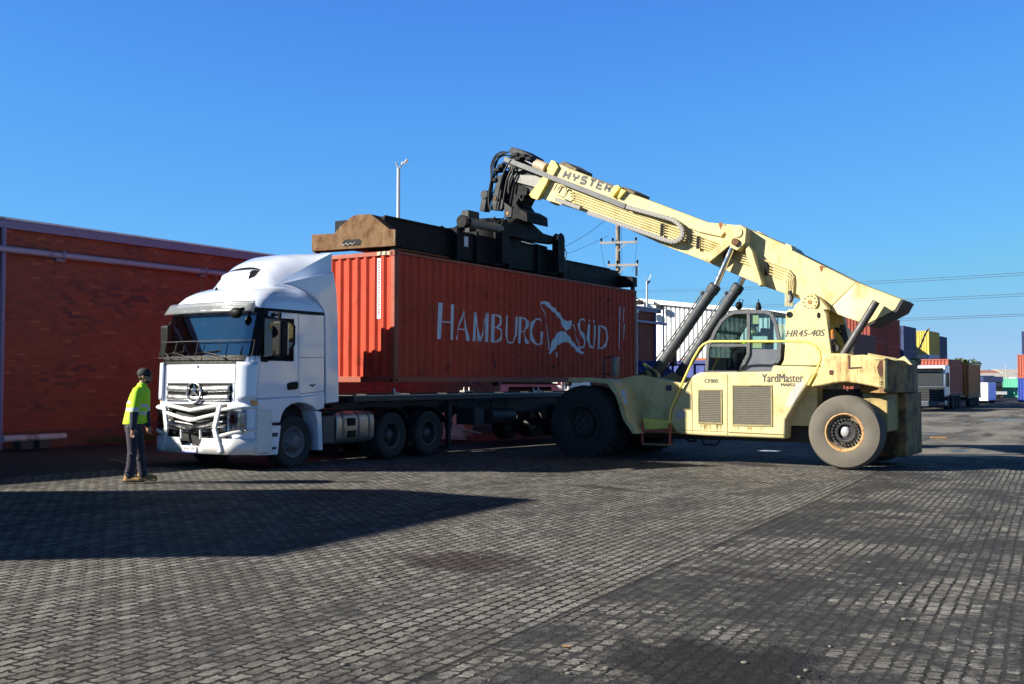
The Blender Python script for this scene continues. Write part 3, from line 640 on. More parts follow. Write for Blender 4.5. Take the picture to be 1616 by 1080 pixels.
# black surround, glass, wiper panel, visor
m = MB()
for a, b in ((-1.40, -WM+.02), (WM-.02, 1.40)): patch(m, WS0-.03, 3.0, a, b, 8, 8, .005)
patch(m, WS1-.03, 3.0, -WM, WM, 2, 20, .005); m.build('windscreen_surround', BLACKP, tk)
ws = patch(MB(), WS0-.01, WS1+.01, -WM-.02, WM+.02, 10, 28, .012).build('windscreen', WIND, tk)
patch(MB(), 2.0, WS0+.03, -1.12, 1.12, 2, 24, .007).build('wiper_panel', BLACKP, tk)
for a, b in ((.75, .15), (-.15, -.75), (-.78, -1.02)):
    q = [ring(2.08, a, .05), ring(2.17, (a+b)/2, .05), ring(2.22, b, .045)]; n_ = MB().tube(q, .012, 5).tube([ring(2.19, b-.25, .04), ring(2.24, b+.35, .04)], .014, 5); n_.build('wiper', BLACKP, tk)
def vis(u, v):
    mm = -1.14+2.28*u; p = Vector(ring(3.0, mm, .03)); d = Vector(ring(3.0, mm, 1))-Vector(ring(3.0, mm, 0)); return tuple(p+d*(.015+.13*(1-v)**.8)+Vector((0, 0, -.03+.20*v)))
solid(MB().grid(vis, 26, 4).build('sun_visor', SMOKE, tk, fix=False), .008)
for mm in (-.9, -.3, .3, .9): MB().bar(Vector(ring(3.06, mm, .01)), Vector(ring(3.0, mm, .12)), .03, .02).build('visor_bracket', BLACKP, tk)
for mm in (-1.05, 1.05):
    p = Vector(ring(3.1, mm, .06)); MB().bar(p+Vector((0, -.09, 0)), p+Vector((0, .09, 0)), .06, .05).build('roof_marker_lamp', WHITE, tk, bevel=.015)
m = MB()
for sg in (1, -1):
    a0 = m_of_s(-3.95, 3.0); patch(m, 2.985, 3.045, sg*.95, sg*m_of_s(SR, 3.0), 2, 20, .006)
m.build('gutter_strip', BLACKP, tk)
# stone-guard mesh rail across the windscreen foot
m = MB(); P = lambda z, mm: Vector(ring(z, mm, .10))
for z in (2.12, 2.43): m.tube([P(z, -1.22+2.44*i/18) for i in range(19)], .009, 5)
for mm in (-1.22, -.62, .0, .6, 1.22): m.tube([P(2.12, mm), P(2.43, mm)], .009, 5)
m.build('stone_guard', M('dark guard rail', (.05, .05, .05), .5), tk)
# side windows, doors, lockers
def side(mb, pts, t=.006, off=.003, mirror=True, frame_y=None):
    # outline traced on the near flank, repeated on the far flank
    xz = FC.xz([(160+a/2.7, 370+b/2.7) for a, b in pts], -.015)
    y = CY-1.235-off; mb.prism(xz, 'y', y-t, y)
    if mirror: y = CY+1.235+off; mb.prism(xz, 'y', y, y+t)
    return mb
def seam(mb, pts, wd=.012):
    xz = FC.xz([(160+a/2.7, 370+b/2.7) for a, b in pts], -.015)
    for y in (CY-1.235-.0025, CY+1.235+.0025):
        mb.stroke(xz, wd, lambda u, v: (u, y, v))
    return mb
SEAM = M('dark panel gap', (.05, .052, .06), .8)
def flank(name, pts, mat, t, off, bevel=0):          # one mesh per flank
    xz = FC.xz([(160+a/2.7, 370+b/2.7) for a, b in pts], -.015)
    for y, d in ((CY-1.235-off, -t), (CY+1.235+off, t)): MB().prism(xz, 'y', y, y+d).build(name, mat, tk, bevel=bevel)
flank('door_window_frame', [(688, 345), (735, 352), (812, 372), (826, 392), (824, 470), (800, 508), (745, 524), (700, 546), (678, 542), (677, 470)], BLACKP, .004, .004)
flank('door_window', [(696, 358), (735, 362), (805, 380), (815, 395), (813, 466), (794, 498), (742, 513), (700, 528), (688, 526), (686, 470)], SIDEG, .003, .009)
m = seam(MB(), [(695, 332), (840, 338), (842, 690), (648, 702), (650, 545), (672, 470), (692, 340)]); m2 = seam(m, [(847, 526), (950, 524), (950, 668), (847, 680)]); seam(m, [(842, 340), (948, 346), (953, 690)])
m.build('door_seams', SEAM, tk, fix=False)
flank('door_handle', [(790, 640), (797, 632), (832, 627), (836, 632), (836, 655), (828, 661), (792, 664)], BLACKP, .02, .003, .008)
side(MB(), [(886, 642), (898, 650), (909, 641), (906, 637), (898, 643), (889, 638)], .012, .003, False).build('locker_latch', STEELD, tk)
# side fairing behind the cab and the raised roof deflector
FAIR = [(772, 209), (990, 160), (1003, 240), (1009, 345), (1013, 715), (957, 722), (953, 346), (944, 318), (916, 277), (872, 243), (822, 220)]
xz = FC.xz([(160+a/2.7, 370+b/2.7) for a, b in FAIR], -.03)
for y0, y1, dx in ((-.03, .05, 0), (2.39, 2.47, .35)): MB().prism([(max(-2.3, x)+(dx if x > -2.0 else 0) if dx else x, z) for x, z in xz], 'y', y0, y1).build('side_fairing', WHITE, tk, bevel=.02, seg=3)  # far fairing lengthened, unseen, to throw shade on the container end wall
m = seam(MB(), [(957, 346), (1009, 346)]); m.build('fairing_seam', SEAM, tk, fix=False)
CP_ = [(-3.40, 3.46), (-3.34, 3.66), (-3.2, 3.87), (-2.95, 4.06), (-2.6, 4.21), (-2.25, 4.28), (-1.90, 4.30)]
def dfl(u_, v, off=0):
    sx_ = -3.36+1.44*u_; yn = .40-.30*u_; y = yn+(2.44-2*yn)*v; ze = 3.46+.82*u_**.92; k = 1-abs(2*v-1)**3.2
    return Vector((sx_-.06*k*(1-u_)-off*.6, y, ze+(tab(sx_, CP_)-ze)*k+off*.8))
m = MB(); m.grid(lambda a_, b_: dfl(a_**1.5, b_), 24, 28)
for v in (0, 1):
    e_ = [dfl((i/12)**1.5, v) for i in range(13)]; m.add(e_+[Vector((p.x, p.y, 3.2)) for p in e_], [(i, i+1, i+14, i+13) for i in range(12)])
for u0 in (0, 1):
    e_ = [dfl(u0, i/16) for i in range(17)]; m.add(e_+[Vector((p.x, p.y, 3.2)) for p in e_], [(i, i+1, i+18, i+17) for i in range(16)])
m.build('roof_deflector', WHITE, tk, smooth=28)
m = MB(); n_ = 12
m.add([dfl(.125+.03*math.sin(math.pi*i/n_)+.006, .24+.52*(1-i/n_), .012) for i in range(n_+1)]+[dfl(.12, .24+.52*(1-i/n_), .012) for i in range(n_+1)], [(i, i+1, i+n_+2, i+n_+1) for i in range(n_)]); m.build('deflector_slot', BLACKP, tk, fix=False)
m = MB().grid(lambda a_, b_: dfl(.02+.09*a_, .33+.47*b_, .012+.05*math.sin(math.pi*a_)), 8, 10); m.build('deflector_lip', WHITE, tk, fix=False)
m = MB().add([dfl(.02, .33, .012), dfl(.065, .32, .06), dfl(.11, .33, .012), dfl(.115, .25, .012), dfl(.05, .26, .012)], [(0, 1, 2, 3, 4)]); m.build('deflector_lip_end', BLACKP, tk, fix=False)
for y, h in ((2.1, .5), (1.5, .34)):
    p = Vector(ring(3.46, -(y-CY), .0)); MB().tube([p, p+Vector((-.02, 0, h))], .006, 5).cyl(p, p+Vector((0, 0, .05)), .03, .02, 8).build('roof_aerial', BLACKP, tk)
# lower front: bumper body, grille, star, lamps
def bump_shell(off, zs, mend):
    mb = MB(); patch(mb, zs[0], zs[1], -mend, mend, 8, 60, off); return mb
me_ = m_of_s(-3.72, 1.0)
solid(bump_shell(0, (.36, 1.279), me_).build('bumper', WHITE, tk), .03)
patch(MB(), .50, 1.25, -.80, .80, 6, 20, .02).build('lower_intake', M('black intake mesh', (.015, .015, .016), .6), tk)
m = MB()
for z in (1.17, 1.04, .93): m.tube([Vector(ring(z-.07*(1-abs(t)), .78*t, .045)) for t in [-1+.2*i for i in range(11)]], .022, 8)
m.build('intake_bars', M('dark grey intake bar', (.10, .10, .11), .4), tk)
m = MB(); m.tube([Vector(ring(.80-.05*(1-abs(t)), .78*t, .05)) for t in [-1+.2*i for i in range(11)]], .05, 10); m.build('intake_blade', CHROME, tk)
patch(MB(), 1.285, 1.63, -.88, .88, 4, 24, .008).build('grille', BLACKP, tk)
for z0, z1 in ((1.47, 1.60), (1.31, 1.43)):
    gb = lambda u, v, z0=z0, z1=z1: ring(z0+(z1-z0)*v-.02*(1-abs(2*u-1)), -.85+1.7*u, .02+.03*math.sin(math.pi*v)); solid(MB().grid(gb, 24, 4).build('grille_slat', SILVER, tk, fix=False), .006)
c = Vector(ring(1.46, 0, .075)); m = MB(); rd = .188
m.tube([c+Vector((0, rd*math.cos(a*math.pi/18), rd*math.sin(a*math.pi/18))) for a in range(36)], .018, 8, closed=True)
for k in range(3):
    a = math.pi/2+k*2*math.pi/3; d = Vector((0, math.cos(a), math.sin(a))); e = Vector((0, -d.z, d.y)); tip = c+d*rd; b1 = c+e*.034; b2 = c-e*.034; up = c+Vector((-.03, 0, 0))
    m.add([tip, b1, up, b2], [(0, 1, 2), (0, 2, 3)])
m.build('star_emblem', SILVER, tk, smooth=10)
m = MB().lathe([(rd, .0), (.001, .001)], c+Vector((.03, 0, 0)), (-1, 0, 0), 30); m.build('emblem_backing', BLACKP, tk)
m = MB()
for z, a in ((1.64, .92), (2.0, 1.14)): patch(m, z-.006, z+.006, -a, a, 1, 24, .003)
for sg in (1, -1): patch(m, 1.29, 2.0, sg*.93, sg*.945, 6, 1, .003)
m.build('hood_seams', SEAM, tk, fix=False)
c = Vector(ring(1.95, 0, .008)); MB().lathe([(.03, 0), (.026, .006), (.001, .007)], c, (-1, 0, 0), 16).build('hood_badge', SILVER, tk)
for sg in (1, -1):
    patch(MB(), .72, 1.16, sg*.84, sg*1.20, 5, 8, .006).build('headlamp_recess', M('headlamp housing', (.10, .10, .11), .3, metal=.5), tk)
    hl = solid(patch(MB(), .74, 1.14, sg*.86, sg*1.19, 6, 8, .06).build('headlight', LAMPG, tk), .01)
    m = MB()
    for mm, z, r_ in ((.94, .98, .085), (1.10, .86, .07), (1.10, 1.04, .05)): m.lathe([(r_, .04), (r_*.7, .01), (.001, 0)], ring(z, sg*mm, .01), Vector(ring(z, sg*mm, 1))-Vector(ring(z, sg*mm, 0)), 18)
    m.build('reflector', CHROME, hl)
    m = MB(); p = Vector(ring(.55, sg*.98, .03)); d = Vector(ring(.55, sg*.98, 1))-Vector(ring(.55, sg*.98, 0)); m.lathe([(.07, 0), (.07, .05), (.05, .06), (.001, .062)], p, d, 16); m.build('fog_lamp', LAMPG, tk)
    patch(MB(), .44, .66, sg*.82, sg*1.16, 3, 8, .012).build('lamp_well', BLACKP, tk)
# corner deflector panels beside the hood
for sg in (1, -1):
    solid(patch(MB(), 1.32, 2.03, sg*1.0, sg*1.36, 8, 8, .035).build('corner_deflector', WHITE, tk), .03)
# bull bar
def bb(y, z, off=0): t = abs(y-CY)/1.27; return Vector((-4.535-off+.09*t**2+.36*max(0, (t-.72)/.28)**2.2, y, z))
bbr = MB(); ys = [CY-1.27+2.54*i/40 for i in range(41)]
bot = lambda y: .335; top = lambda y: .47 if abs(y-CY) < .27 else .62
pts = [bb(y, z).to_tuple() for y in ys for z in (bot(y), top(y))]
bbr.add(pts, [(2*i, 2*i+2, 2*i+3, 2*i+1) for i in range(40)]); bull = solid(bbr.build('bull_bar', WHITEB, tk, smooth=50, fix=False), .035)
bb2 = MB(); pts = [bb(y, .335+.001, -j*.25).to_tuple() for y in ys for j in (0, 1)]; bb2.add(pts, [(2*i, 2*i+2, 2*i+3, 2*i+1) for i in range(40)]); solid(bb2.build('under_tray', WHITEB, bull, fix=False), .02)
for yc in (CY-.72, CY+.72):
    pr = [bb(yc, .37, .03)+Vector((0, (yc-CY)*.10, 0)), bb(yc, .80, .05)+Vector((0, -(yc-CY)*.10, 0)), bb(yc, 1.26, .02)+Vector((0, (yc-CY)*.06, 0))]
    m = MB(); m.bar(pr[0], pr[1]+(pr[1]-pr[0])*.02, .10, .05, up=(1, 0, 0)).bar(pr[1], pr[2], .10, .05, up=(1, 0, 0)); m.build('upright', WHITEB, bull, bevel=.012)
for z, dz, r in ((1.23, .10, .038), (1.08, .14, .036), (.89, .12, .042)):
    MB().tube([bb(CY+.72*t, z-dz*(1-abs(t)), .02) for t in [-1+.1*i for i in range(21)]], r, 10).build('cross_tube', WHITEB if z > .9 else CHROME, bull)
for yc in (CY-.26, CY+.26): MB().cyl(bb(yc, .6), bb(yc, .82, .01), .025, n=10).build('stay', WHITEB, bull)
for sg in (-1, 1):
    for z0, z1 in ((1.14, 1.20), (.66, .78)):
        MB().tube([bb(CY+sg*(.70+.57*t), z0+(z1-z0)*t, .01) for t in (0, .2, .4, .6, .8, .92, 1)], .034, 10).build('wing_tube', WHITEB, bull)
    MB().tube([bb(CY+sg*1.27, .6), bb(CY+sg*1.27, 1.22)], .034, 10).build('end_tube', WHITEB, bull)
    p = bb(CY+sg*1.27, .335); MB().box(p.x-.01, p.x+.36, p.y-.02, p.y+.02, .345, .62 if sg > 0 else 1.14).build('end_plate', WHITEB, bull, bevel=.01)
    p = bb(CY+sg*1.24, 1.255); MB().box(p.x-.05, p.x+.07, p.y-.04, p.y+.04, 1.235, 1.31).build('marker_lamp', AMBER, bull, bevel=.01)
pl = bb(CY, .40, .035); m = MB(); m.box(pl.x-.006, pl.x, CY-.19, CY+.19, .345, .465)
plate = m.build('number_plate', M('number plate white', (.75, .76, .78), .4, var=.04), bull, bevel=.003)
m = MB(); add_text(m, 'XW 29F', lambda u, v: (pl.x-.0085, CY+.155-u, .375+v), .31, .075); m.build('plate_characters', M('plate dark characters', (.03, .03, .05), .5), plate, fix=False)
MB().box(pl.x-.009, pl.x-.0065, CY-.19, CY+.19, .345, .366).build('plate_strip', M('plate blue strip', (.12, .14, .45), .4), plate)
for yc in (CY-.5, CY, CY+.5): MB().box(-4.45, -4.2, yc-.06, yc+.06, .42, .5).build('mounting_arm', STEELD, bull)
# mirrors
mp_ = FC.Y(441, 532, -.32)
m = MB(); m.box(mp_.x-.10, mp_.x+.10, -.46, -.20, 2.12, 2.80); near_m = m.build('side_mirror', BLACKP, tk, bevel=.05, seg=3)
MB().tube([(mp_.x, -.3, 2.78), (mp_.x+.08, -.25, 2.93), (mp_.x+.12, -.02, 2.92)], .035, 8).tube([(mp_.x, -.3, 2.14), (mp_.x+.05, -.15, 2.10), (mp_.x+.1, -.02, 2.12)], .03, 8).build('mirror_arm', BLACKP, near_m)
MB().box(mp_.x+.1, mp_.x+.105, -.44, -.22, 2.16, 2.76).build('mirror_glass', CHROME, near_m)
m = MB(); m.box(mp_.x-.10, mp_.x+.10, 2.62, 2.88, 2.12, 2.80); far_m = m.build('side_mirror', BLACKP, tk, bevel=.05, seg=3)
MB().tube([(mp_.x, 2.7, 2.78), (mp_.x+.08, 2.65, 2.93), (mp_.x+.12, 2.46, 2.92)], .035, 8).build('mirror_arm', BLACKP, far_m)
p = Vector(ring(2.93, .98, .28)); m = MB(); m.ball(p, .13, (.6, 1.2, .8), 8); km = m.build('kerb_mirror', BLACKP, tk); MB().tube([Vector(ring(3.05, 1.02, .02)), p+Vector((0, 0, .05))], .03, 7).build('mirror_arm', BLACKP, km)
# wheel arch, steps, mudguard panel
ARCH = [(660, 806), (655, 760), (645, 705), (842, 692), (952, 676), (952, 742), (918, 752), (898, 733), (872, 722), (842, 718), (812, 724), (787, 742), (771, 768), (764, 803)]
xz = FC.xz([(160+a/2.7, 370+b/2.7) for a, b in ARCH], -.04)
for y0, y1 in ((-.04, .40), (2.04, 2.48)): MB().prism(xz, 'y', y0, y1).build('wheel_arch', WHITE, tk, bevel=.025, seg=3)
STP = [(657, 818), (766, 814), (752, 940), (660, 942)]
xz = FC.xz([(160+a/2.7, 370+b/2.7) for a, b in STP], -.03)
for y0, y1 in ((-.03, .3), (2.14, 2.47)): MB().prism(xz, 'y', y0, y1).build('step_panel', WHITE, tk, bevel=.012)
for pts in ([(672, 850), (752, 845), (750, 862), (672, 866)], [(690, 880), (700, 880), (700, 892), (690, 892)], [(672, 910), (745, 905), (744, 916), (672, 922)]):
    MB().prism(FC.xz([(160+a/2.7, 370+b/2.7) for a, b in pts], -.03), 'y', -.036, -.0305).build('step_slot', SEAM, tk)
MB().prism(FC.xz([(160+a/2.7, 370+b/2.7) for a, b in [(657, 806), (766, 800), (766, 814), (657, 818)]], -.03), 'y', .02, .3).build('step_gap', BLACKP, tk)
MP = FC.xz([(160+a/2.7, 370+b/2.7) for a, b in [(910, 752), (938, 756), (944, 920), (926, 920), (922, 800)]], -.02)
for y0, y1 in ((-.02, .36), (2.08, 2.46)): MB().prism(MP, 'y', y0, y1).build('mudguard_panel', WHITE, tk, bevel=.01)
# running gear
fw = FC.Y(466, 694, 0); d1 = FC.Y(620, 682, 0); d2 = FC.Y(674, 677, 0); DX1 = d1.x; DX2 = DX1+1.36
for y, s in ((.17, -1), (2.27, 1)):
    ring_wheel(tk, (fw.x, y, .505), (0, s, 0), .505, .31, .30, .085, TYRE, RIMW, hub=.13, hubcap=.05)
for x in (DX1, DX2):
    for y, s in ((.16, -1), (.52, 1), (2.28, 1), (1.92, -1)):
        ring_wheel(tk, (x, y, .505), (0, s, 0), .505, .30, .29, -.09, TYRE, RIMD, hub=.11, hubcap=.10)
    MB().cyl((x, .3, .505), (x, 2.14, .505), .09, n=12).ball((x-.1, 1.22, .52), .24, n=8).build('axle', STEELD, tk)
    for y0, y1 in ((-.02, .70), (1.74, 2.46)):
        m = MB(); m.grid(lambda u, v: (x-.62*math.cos(math.pi*(.12+.76*u)), y0+(y1-y0)*v, .505+.60*math.sin(math.pi*(.12+.76*u))), 14, 1); solid(m.build('mudguard', BLACKP, tk, fix=False), .02)
m = MB()
for y in (.80, 1.56): m.box(-4.0, DX2+.7, y, y+.08, .74, 1.0)
for x in (-2.0, -.8, DX1+.68): m.box(x, x+.1, .88, 1.56, .76, .98)
m.box(-4.0, -2.4, .5, 1.95, .55, 1.2)
m.build('chassis_frame', STEELD, tk, bevel=.006)
MB().cyl((DX1+.68, 1.22, 1.1), (DX1+.68, 1.22, 1.17), .45, n=24).box(DX1+.3, DX1+1.0, .85, 1.6, .98, 1.1).build('fifth_wheel', STEELD, tk)
tx0, tx1 = FC.Y(534, 686, 0).x, FC.Y(593, 686, 0).x
m = MB(); zc = .72; pr = [(.03+.31+.31*math.copysign(abs(math.cos(a*math.pi/12))**.55, math.cos(a*math.pi/12)), zc+.33*math.copysign(abs(math.sin(a*math.pi/12))**.55, math.sin(a*math.pi/12))) for a in range(24)]
m.prism(pr, 'x', tx0, tx1); tank = m.build('fuel_tank', ALU, tk, bevel=.02)
m = MB(); pr2 = [(.34+(a-.34)*1.03, zc+(b-zc)*1.03) for a, b in pr]
for x in (tx0+.16, tx0+.64, tx0+.98):
    if x < tx1-.1: m.prism(pr2, 'x', x, x+.06)
m.build('tank_strap', M('dull strap steel', (.14, .13, .13), .5, metal=.5, dirt=.3), tank)
MB().box(tx0+.32, tx0+.54, .005, .06, .52, .66).box(tx0+.32, tx0+.54, .005, .06, .76, .92).build('tank_step', BLACKP, tank)
MB().box(FC.Y(512, 690, 0).x, tx0-.05, .05, .6, .42, .98).build('battery_box', M('grey battery box', (.07, .066, .065), .6, dirt=.3), tk, bevel=.03)
MB().box(FC.Y(516, 650, 0).x, tx0+.1, .12, .5, 1.0, 1.12).cyl((tx0+.05, .3, 1.02), (tx0+.05, .3, 1.2), .06, n=10).build('air_intake_box', BLACKP, tk, bevel=.02)
m = MB()
for i in range(3): m.tube([(-2.1, 1.0+.2*i, 1.9), (-1.7, .95+.2*i, 1.5), (-1.25, 1.0+.2*i, 1.35), (-1.3, 1.1+.1*i, 1.3)], .02, 6)
m.build('air_hose', HOSE, tk)
unbase()
# ================================================================ reach stacker
S = FS; xz = S.xz
rs = base('reach_stacker', S, (-2.6, 1.6, 0), 'faded cream yellow reach stacker holding the container, with its boom raised over the truck trailer', 'reach stacker')
YC = 1.6; YF = lambda y: 2*YC-y                   # mirrored across the machine's centre line
RW = S.Y(1332, 684, 0); FW = S.Y(917, 664, -.42); RX = RW.x; FX = FW.x
RIMF = M('dark grimy wheel hub', (.030, .028, .026), .7, var=.4, vs=6, dirt=.4, rust=.08)
RIMR = M('rusty orange wheel rim', (.42, .24, .10), .7, var=.3, vs=6, dirt=.35, ds=9, dcol=(.03, .02, .015), rust=.2, rs=5)
RIMG = M('grey rusty wheel disc', (.22, .18, .13), .75, var=.35, vs=8, dirt=.6, ds=8, dcol=(.025, .02, .017), rust=.25, rs=6); RIMB = M('black hub', (.014, .013, .013), .6, var=.3)
def big_wheel(yc, out, x, r, w, tm, rm, lug):
    h = w/2; rr = r*.50; prof = [(rr, -h*.75), (rr+.06, -h*.96), (r*.80, -h), (r*.93, -h*.9), (r*.985, -h*.66), (r, -h*.35), (r, 0), (r, h*.35), (r*.985, h*.66), (r*.93, h*.9), (r*.80, h), (r*.70, h*1.015), (rr+.06, h*.97), (rr+.015, h*.88), (rr, h*.75)]
    def mod(i, k):
        if not lug or i < 3 or i > 9: return 0
        ph = (k+(i if i <= 6 else 12-i)*1) % 4; return lug if ph < 2 else 0
    m = MB().lathe(prof, (x, yc, r), (0, out, 0), 112, mod, closed=True); o = m.build('wheel', tm, rs, smooth=30)
    q = MB(); c = (x, yc, r)
    q.lathe([(rr, -h*.7), (rr, h*.70), (rr+.02, h*.90), (rr-.005, h*.93), (rr-.02, h*.86), (rr-.045, h*.62)], c, (0, out, 0), 40, caps=False); q.mi = 1
    q.lathe([(rr-.03, -h*.3), (rr-.045, h*.60), (rr*.80, h*.40), (rr*.58, h*.34)], c, (0, out, 0), 40, caps=False); q.mi = 2
    q.lathe([(rr*.60, h*.1), (rr*.60, h*.50), (rr*.52, h*.55), (rr*.42, h*.50), (rr*.40, h*.2), (.001, h*.2)], c, (0, out, 0), 40, caps=False)
    q.build('rim', [rm, rm, rm] if lug else [RIMR, RIMG, RIMB], o, smooth=40)
    q = MB()
    for k in range(24):
        a = 2*math.pi*k/24; p = Vector((x+rr*.70*math.cos(a), yc+out*h*.3, r+rr*.70*math.sin(a))); q.cyl(p, p+Vector((0, out*.10, 0)), .026, n=6)
    q.build('wheel_nuts', M('black wheel nuts', (.02, .018, .016), .6), o)
    if not lug: MB().ball((x-.03, yc+out*h*.22, r+.02), .10, (1, .35, 1.2), 8).build('hub_cap', M('pale hub cap', (.40, .40, .40), .4, metal=.3, var=.3, vs=9), o)
    return o
for yc, out in ((.24, -1), (YF(.24), 1)): big_wheel(yc, out, RX, .79, .48, TYREW, RIMR, 0)
for yc, out in ((-.17, -1), (.36, -1), (YF(.36), 1), (YF(-.17), 1)): big_wheel(yc, out, FX, .87, .48, TYRE, RIMF, .045)
MB().cyl((FX, 0, .87), (FX, 3.2, .87), .26, n=20).box(FX-.35, FX+.35, 1.1, 2.1, .55, 1.25).build('front_axle', STEELD, rs)
MB().cyl((RX, .3, .79), (RX, 2.9, .79), .16, n=14).box(RX-.25, RX+.25, .7, 2.5, .6, 1.15).build('rear_axle', STEELD, rs)
# ---- chassis
def both(pts, y, w, name, mat, bev=.03, mirror=True):
    p = xz(pts, y); o = MB().prism(p, 'y', y, y+w).build(name, mat, rs, bevel=bev, seg=3)
    if mirror: MB().prism(p, 'y', YF(y), YF(y+w)).build(name, mat, rs, bevel=bev, seg=3)
    return o
BODY = [(1104, 588), (1091, 594), (1072, 617), (1061, 640), (1057, 656), (1058, 669), (1063, 679), (1072, 685), (1110, 688), (1239, 693), (1240, 663), (1258, 633), (1277, 604), (1284, 589), (1227, 586.5)]
body = both(BODY, .10, .45, 'side_body', YELL, .05)
bz = S.Y(1200, 587, .1).z; bx0, bx1 = S.Y(1100, 590, .1).x, S.Y(1284, 590, .1).x; bb0 = S.Y(1100, 687, .1).z
MB().box(bx0+.2, bx1-.05, .5, YF(.5), bb0+.25, bz-.03).build('deck', YELL, rs, bevel=.02)
MB().box(FX-.3, RX-.6, .9, YF(.9), .5, 1.3).box(RX-.9, RX+.5, .95, YF(.95), .9, 1.7).build('belly_frame', STEELD, rs, bevel=.02)
FRM = [(950, 604), (996, 594), (1012, 592), (1075, 605), (1102, 602), (1102, 684), (1012, 684), (992, 664), (980, 640)]
both(FRM, .42, .4, 'front_frame', YELL, .02)
p = xz([(960, 606), (1012, 600), (1100, 606), (1100, 640), (980, 640)], .42); MB().prism(p, 'y', .8, YF(.8)).build('front_crossmember', YELL, rs, bevel=.02)
# front fenders: curved plates over the duals
FE = [(898, 597), (935, 597), (960, 600), (970, 607), (978, 622), (984, 640), (990, 660), (1006, 684)]
fe = xz(FE, -.42)
for y0, y1 in ((-.44, .46), (YF(.46), YF(-.44))):
    m = MB(); n_ = len(fe); t = .035
    inner = []
    for i, (x, z) in enumerate(fe):
        a = fe[max(0, i-1)]; b = fe[min(n_-1, i+1)]; dx, dz = b[0]-a[0], b[1]-a[1]; l = math.hypot(dx, dz); inner.append((x-dz/l*-t, z-dx/l*t))
    m.prism(fe+inner[::-1], 'y', y0, y1); fo = m.build('front_fender', YELL, rs, smooth=50)
    lip = MB(); yy = y0 if y0 < 1 else y1
    lip.prism([(x, z+.012) for x, z in fe]+[(x-(.0 if i < 3 else .10), z-.09 if i < 4 else z-.02) for i, (x, z) in reversed(list(enumerate(fe)))], 'y', yy-.015 if yy < 1 else yy, yy if yy < 1 else yy+.015); lip.build('fender_lip', YELL, fo)
for pts in ([(980, 616), (987, 616), (988, 627), (982, 627)], [(982, 629), (988, 629), (990, 637), (985, 637)]):
    MB().prism(xz(pts, -.47), 'y', -.472, -.466).build('fender_sticker', LETTER, rs)
# steps and yellow box
st = xz([(1014, 660), (1056, 663), (1056, 677), (1014, 679)], -.02); MB().prism(st, 'y', .0, .4).build('step_box', YBRIGHT, rs, bevel=.02)
q = xz([(1014, 668), (1014, 701), (1057, 668), (1057, 703), (1014, 680), (1057, 680)], -.06); m = MB(); up = (0, 1, 0)
for a, b in ((0, 1), (2, 3), (4, 5)): m.bar((q[a][0], -.06, q[a][1]), (q[b][0], -.06, q[b][1]), .05, .05)
m.build('step_ladder', REDST, rs, bevel=.005); m = MB(); m.box(q[1][0], q[3][0], -.09, .25, q[1][1]-.02, q[1][1]+.02).box(q[1][0], q[3][0], -.06, .2, q[4][1]-.02, q[4][1]+.02).build('step_tread', M('worn step tread', (.22, .13, .07), .7, dirt=.3), rs)
# louvres
def louvre(x0, y0, x1, y1, n, name):
    (a, t), (b, u) = xz([(x0, y0), (x1, y1)], .09); m = MB(); w_ = .035
    m.box(a, b, .082, .1, t-w_, t).box(a, b, .082, .1, u, u+w_).box(a, a+w_, .082, .1, u+w_, t-w_).box(b-w_, b, .082, .1, u+w_, t-w_); o = m.build(name, YELLG, rs, bevel=.012)
    MB().box(a+w_, b-w_, .094, .099, u+w_, t-w_).build('louvre_backing', M('louvre dark', (.045, .04, .03), .9), o)
    m = MB(); hgt = (t-u-2*w_)/n
    for i in range(n):
        z = u+w_+i*hgt; m.add([(a+w_, .094, z), (b-w_, .094, z), (b-w_, .082, z+hgt*.55), (a+w_, .082, z+hgt*.55), (a+w_, .094, z+hgt*.62), (b-w_, .094, z+hgt*.62)], [(0, 1, 2, 3), (3, 2, 5, 4)])
    m.build('louvre_slats', LOUV, o, fix=False)
louvre(1101, 614.5, 1140, 670, 18, 'vent_louvre'); louvre(1155, 607.5, 1219.5, 674, 22, 'vent_louvre')
m = MB()
for pts in ([(1090, 600), (1093, 640), (1092, 684)], [(1148, 590), (1148, 690)], [(1150, 683), (1238, 687)], [(1060, 678), (1238, 686)]): m.stroke(xz(pts, .0965), .012, lambda u_, v_: (u_, .0965, v_))
m.build('panel_seam', M('grimy seam', (.16, .12, .05), .9), rs, fix=False)
# lettering on the side
def label(body, x0, y0, x1, y1, y, mat, name, parent=None, shear=0, bold=0):
    (a, t), (b, u) = xz([(x0, y0), (x1, y1)], y); o = MB(); add_text(o, body, lambda p, r: (a+p, y, u+r), b-a, t-u, shear, bold); add_text(o, body, lambda p, r: (a+p+.011, y-.001, u+r), b-a, t-u, shear, bold); return o.build(name, mat, parent or rs, fix=False)
label('YardMaster', 1202, 590, 1267, 603.5, .0965, LETTERG, 'model_lettering'); label('MA052', 1232, 605, 1254, 610, .0965, LETTERG, 'fleet_number'); label('CF005', 1111.5, 598.5, 1133, 604.5, .0965, LETTERG, 'unit_number', bold=0)
MB().sheet(xz([(1266, 600), (1256, 606), (1246, 622), (1240, 641), (1247, 643), (1254, 634), (1263, 618), (1270, 606)], .0965), 'y', .0965).build('worn_patch', M('scraped grey patch', (.36, .36, .34), .6, var=.2, vs=9, dirt=.3, ds=6, dcol=(.5, .47, .3)), rs, fix=False)
MB().sheet(xz([(1066, 650), (1081, 649), (1081, 660), (1066, 660)], .0965), 'y', .0965).build('data_plate', M('faded data plate', (.42, .40, .36), .6, var=.3, vs=30), rs, fix=False)
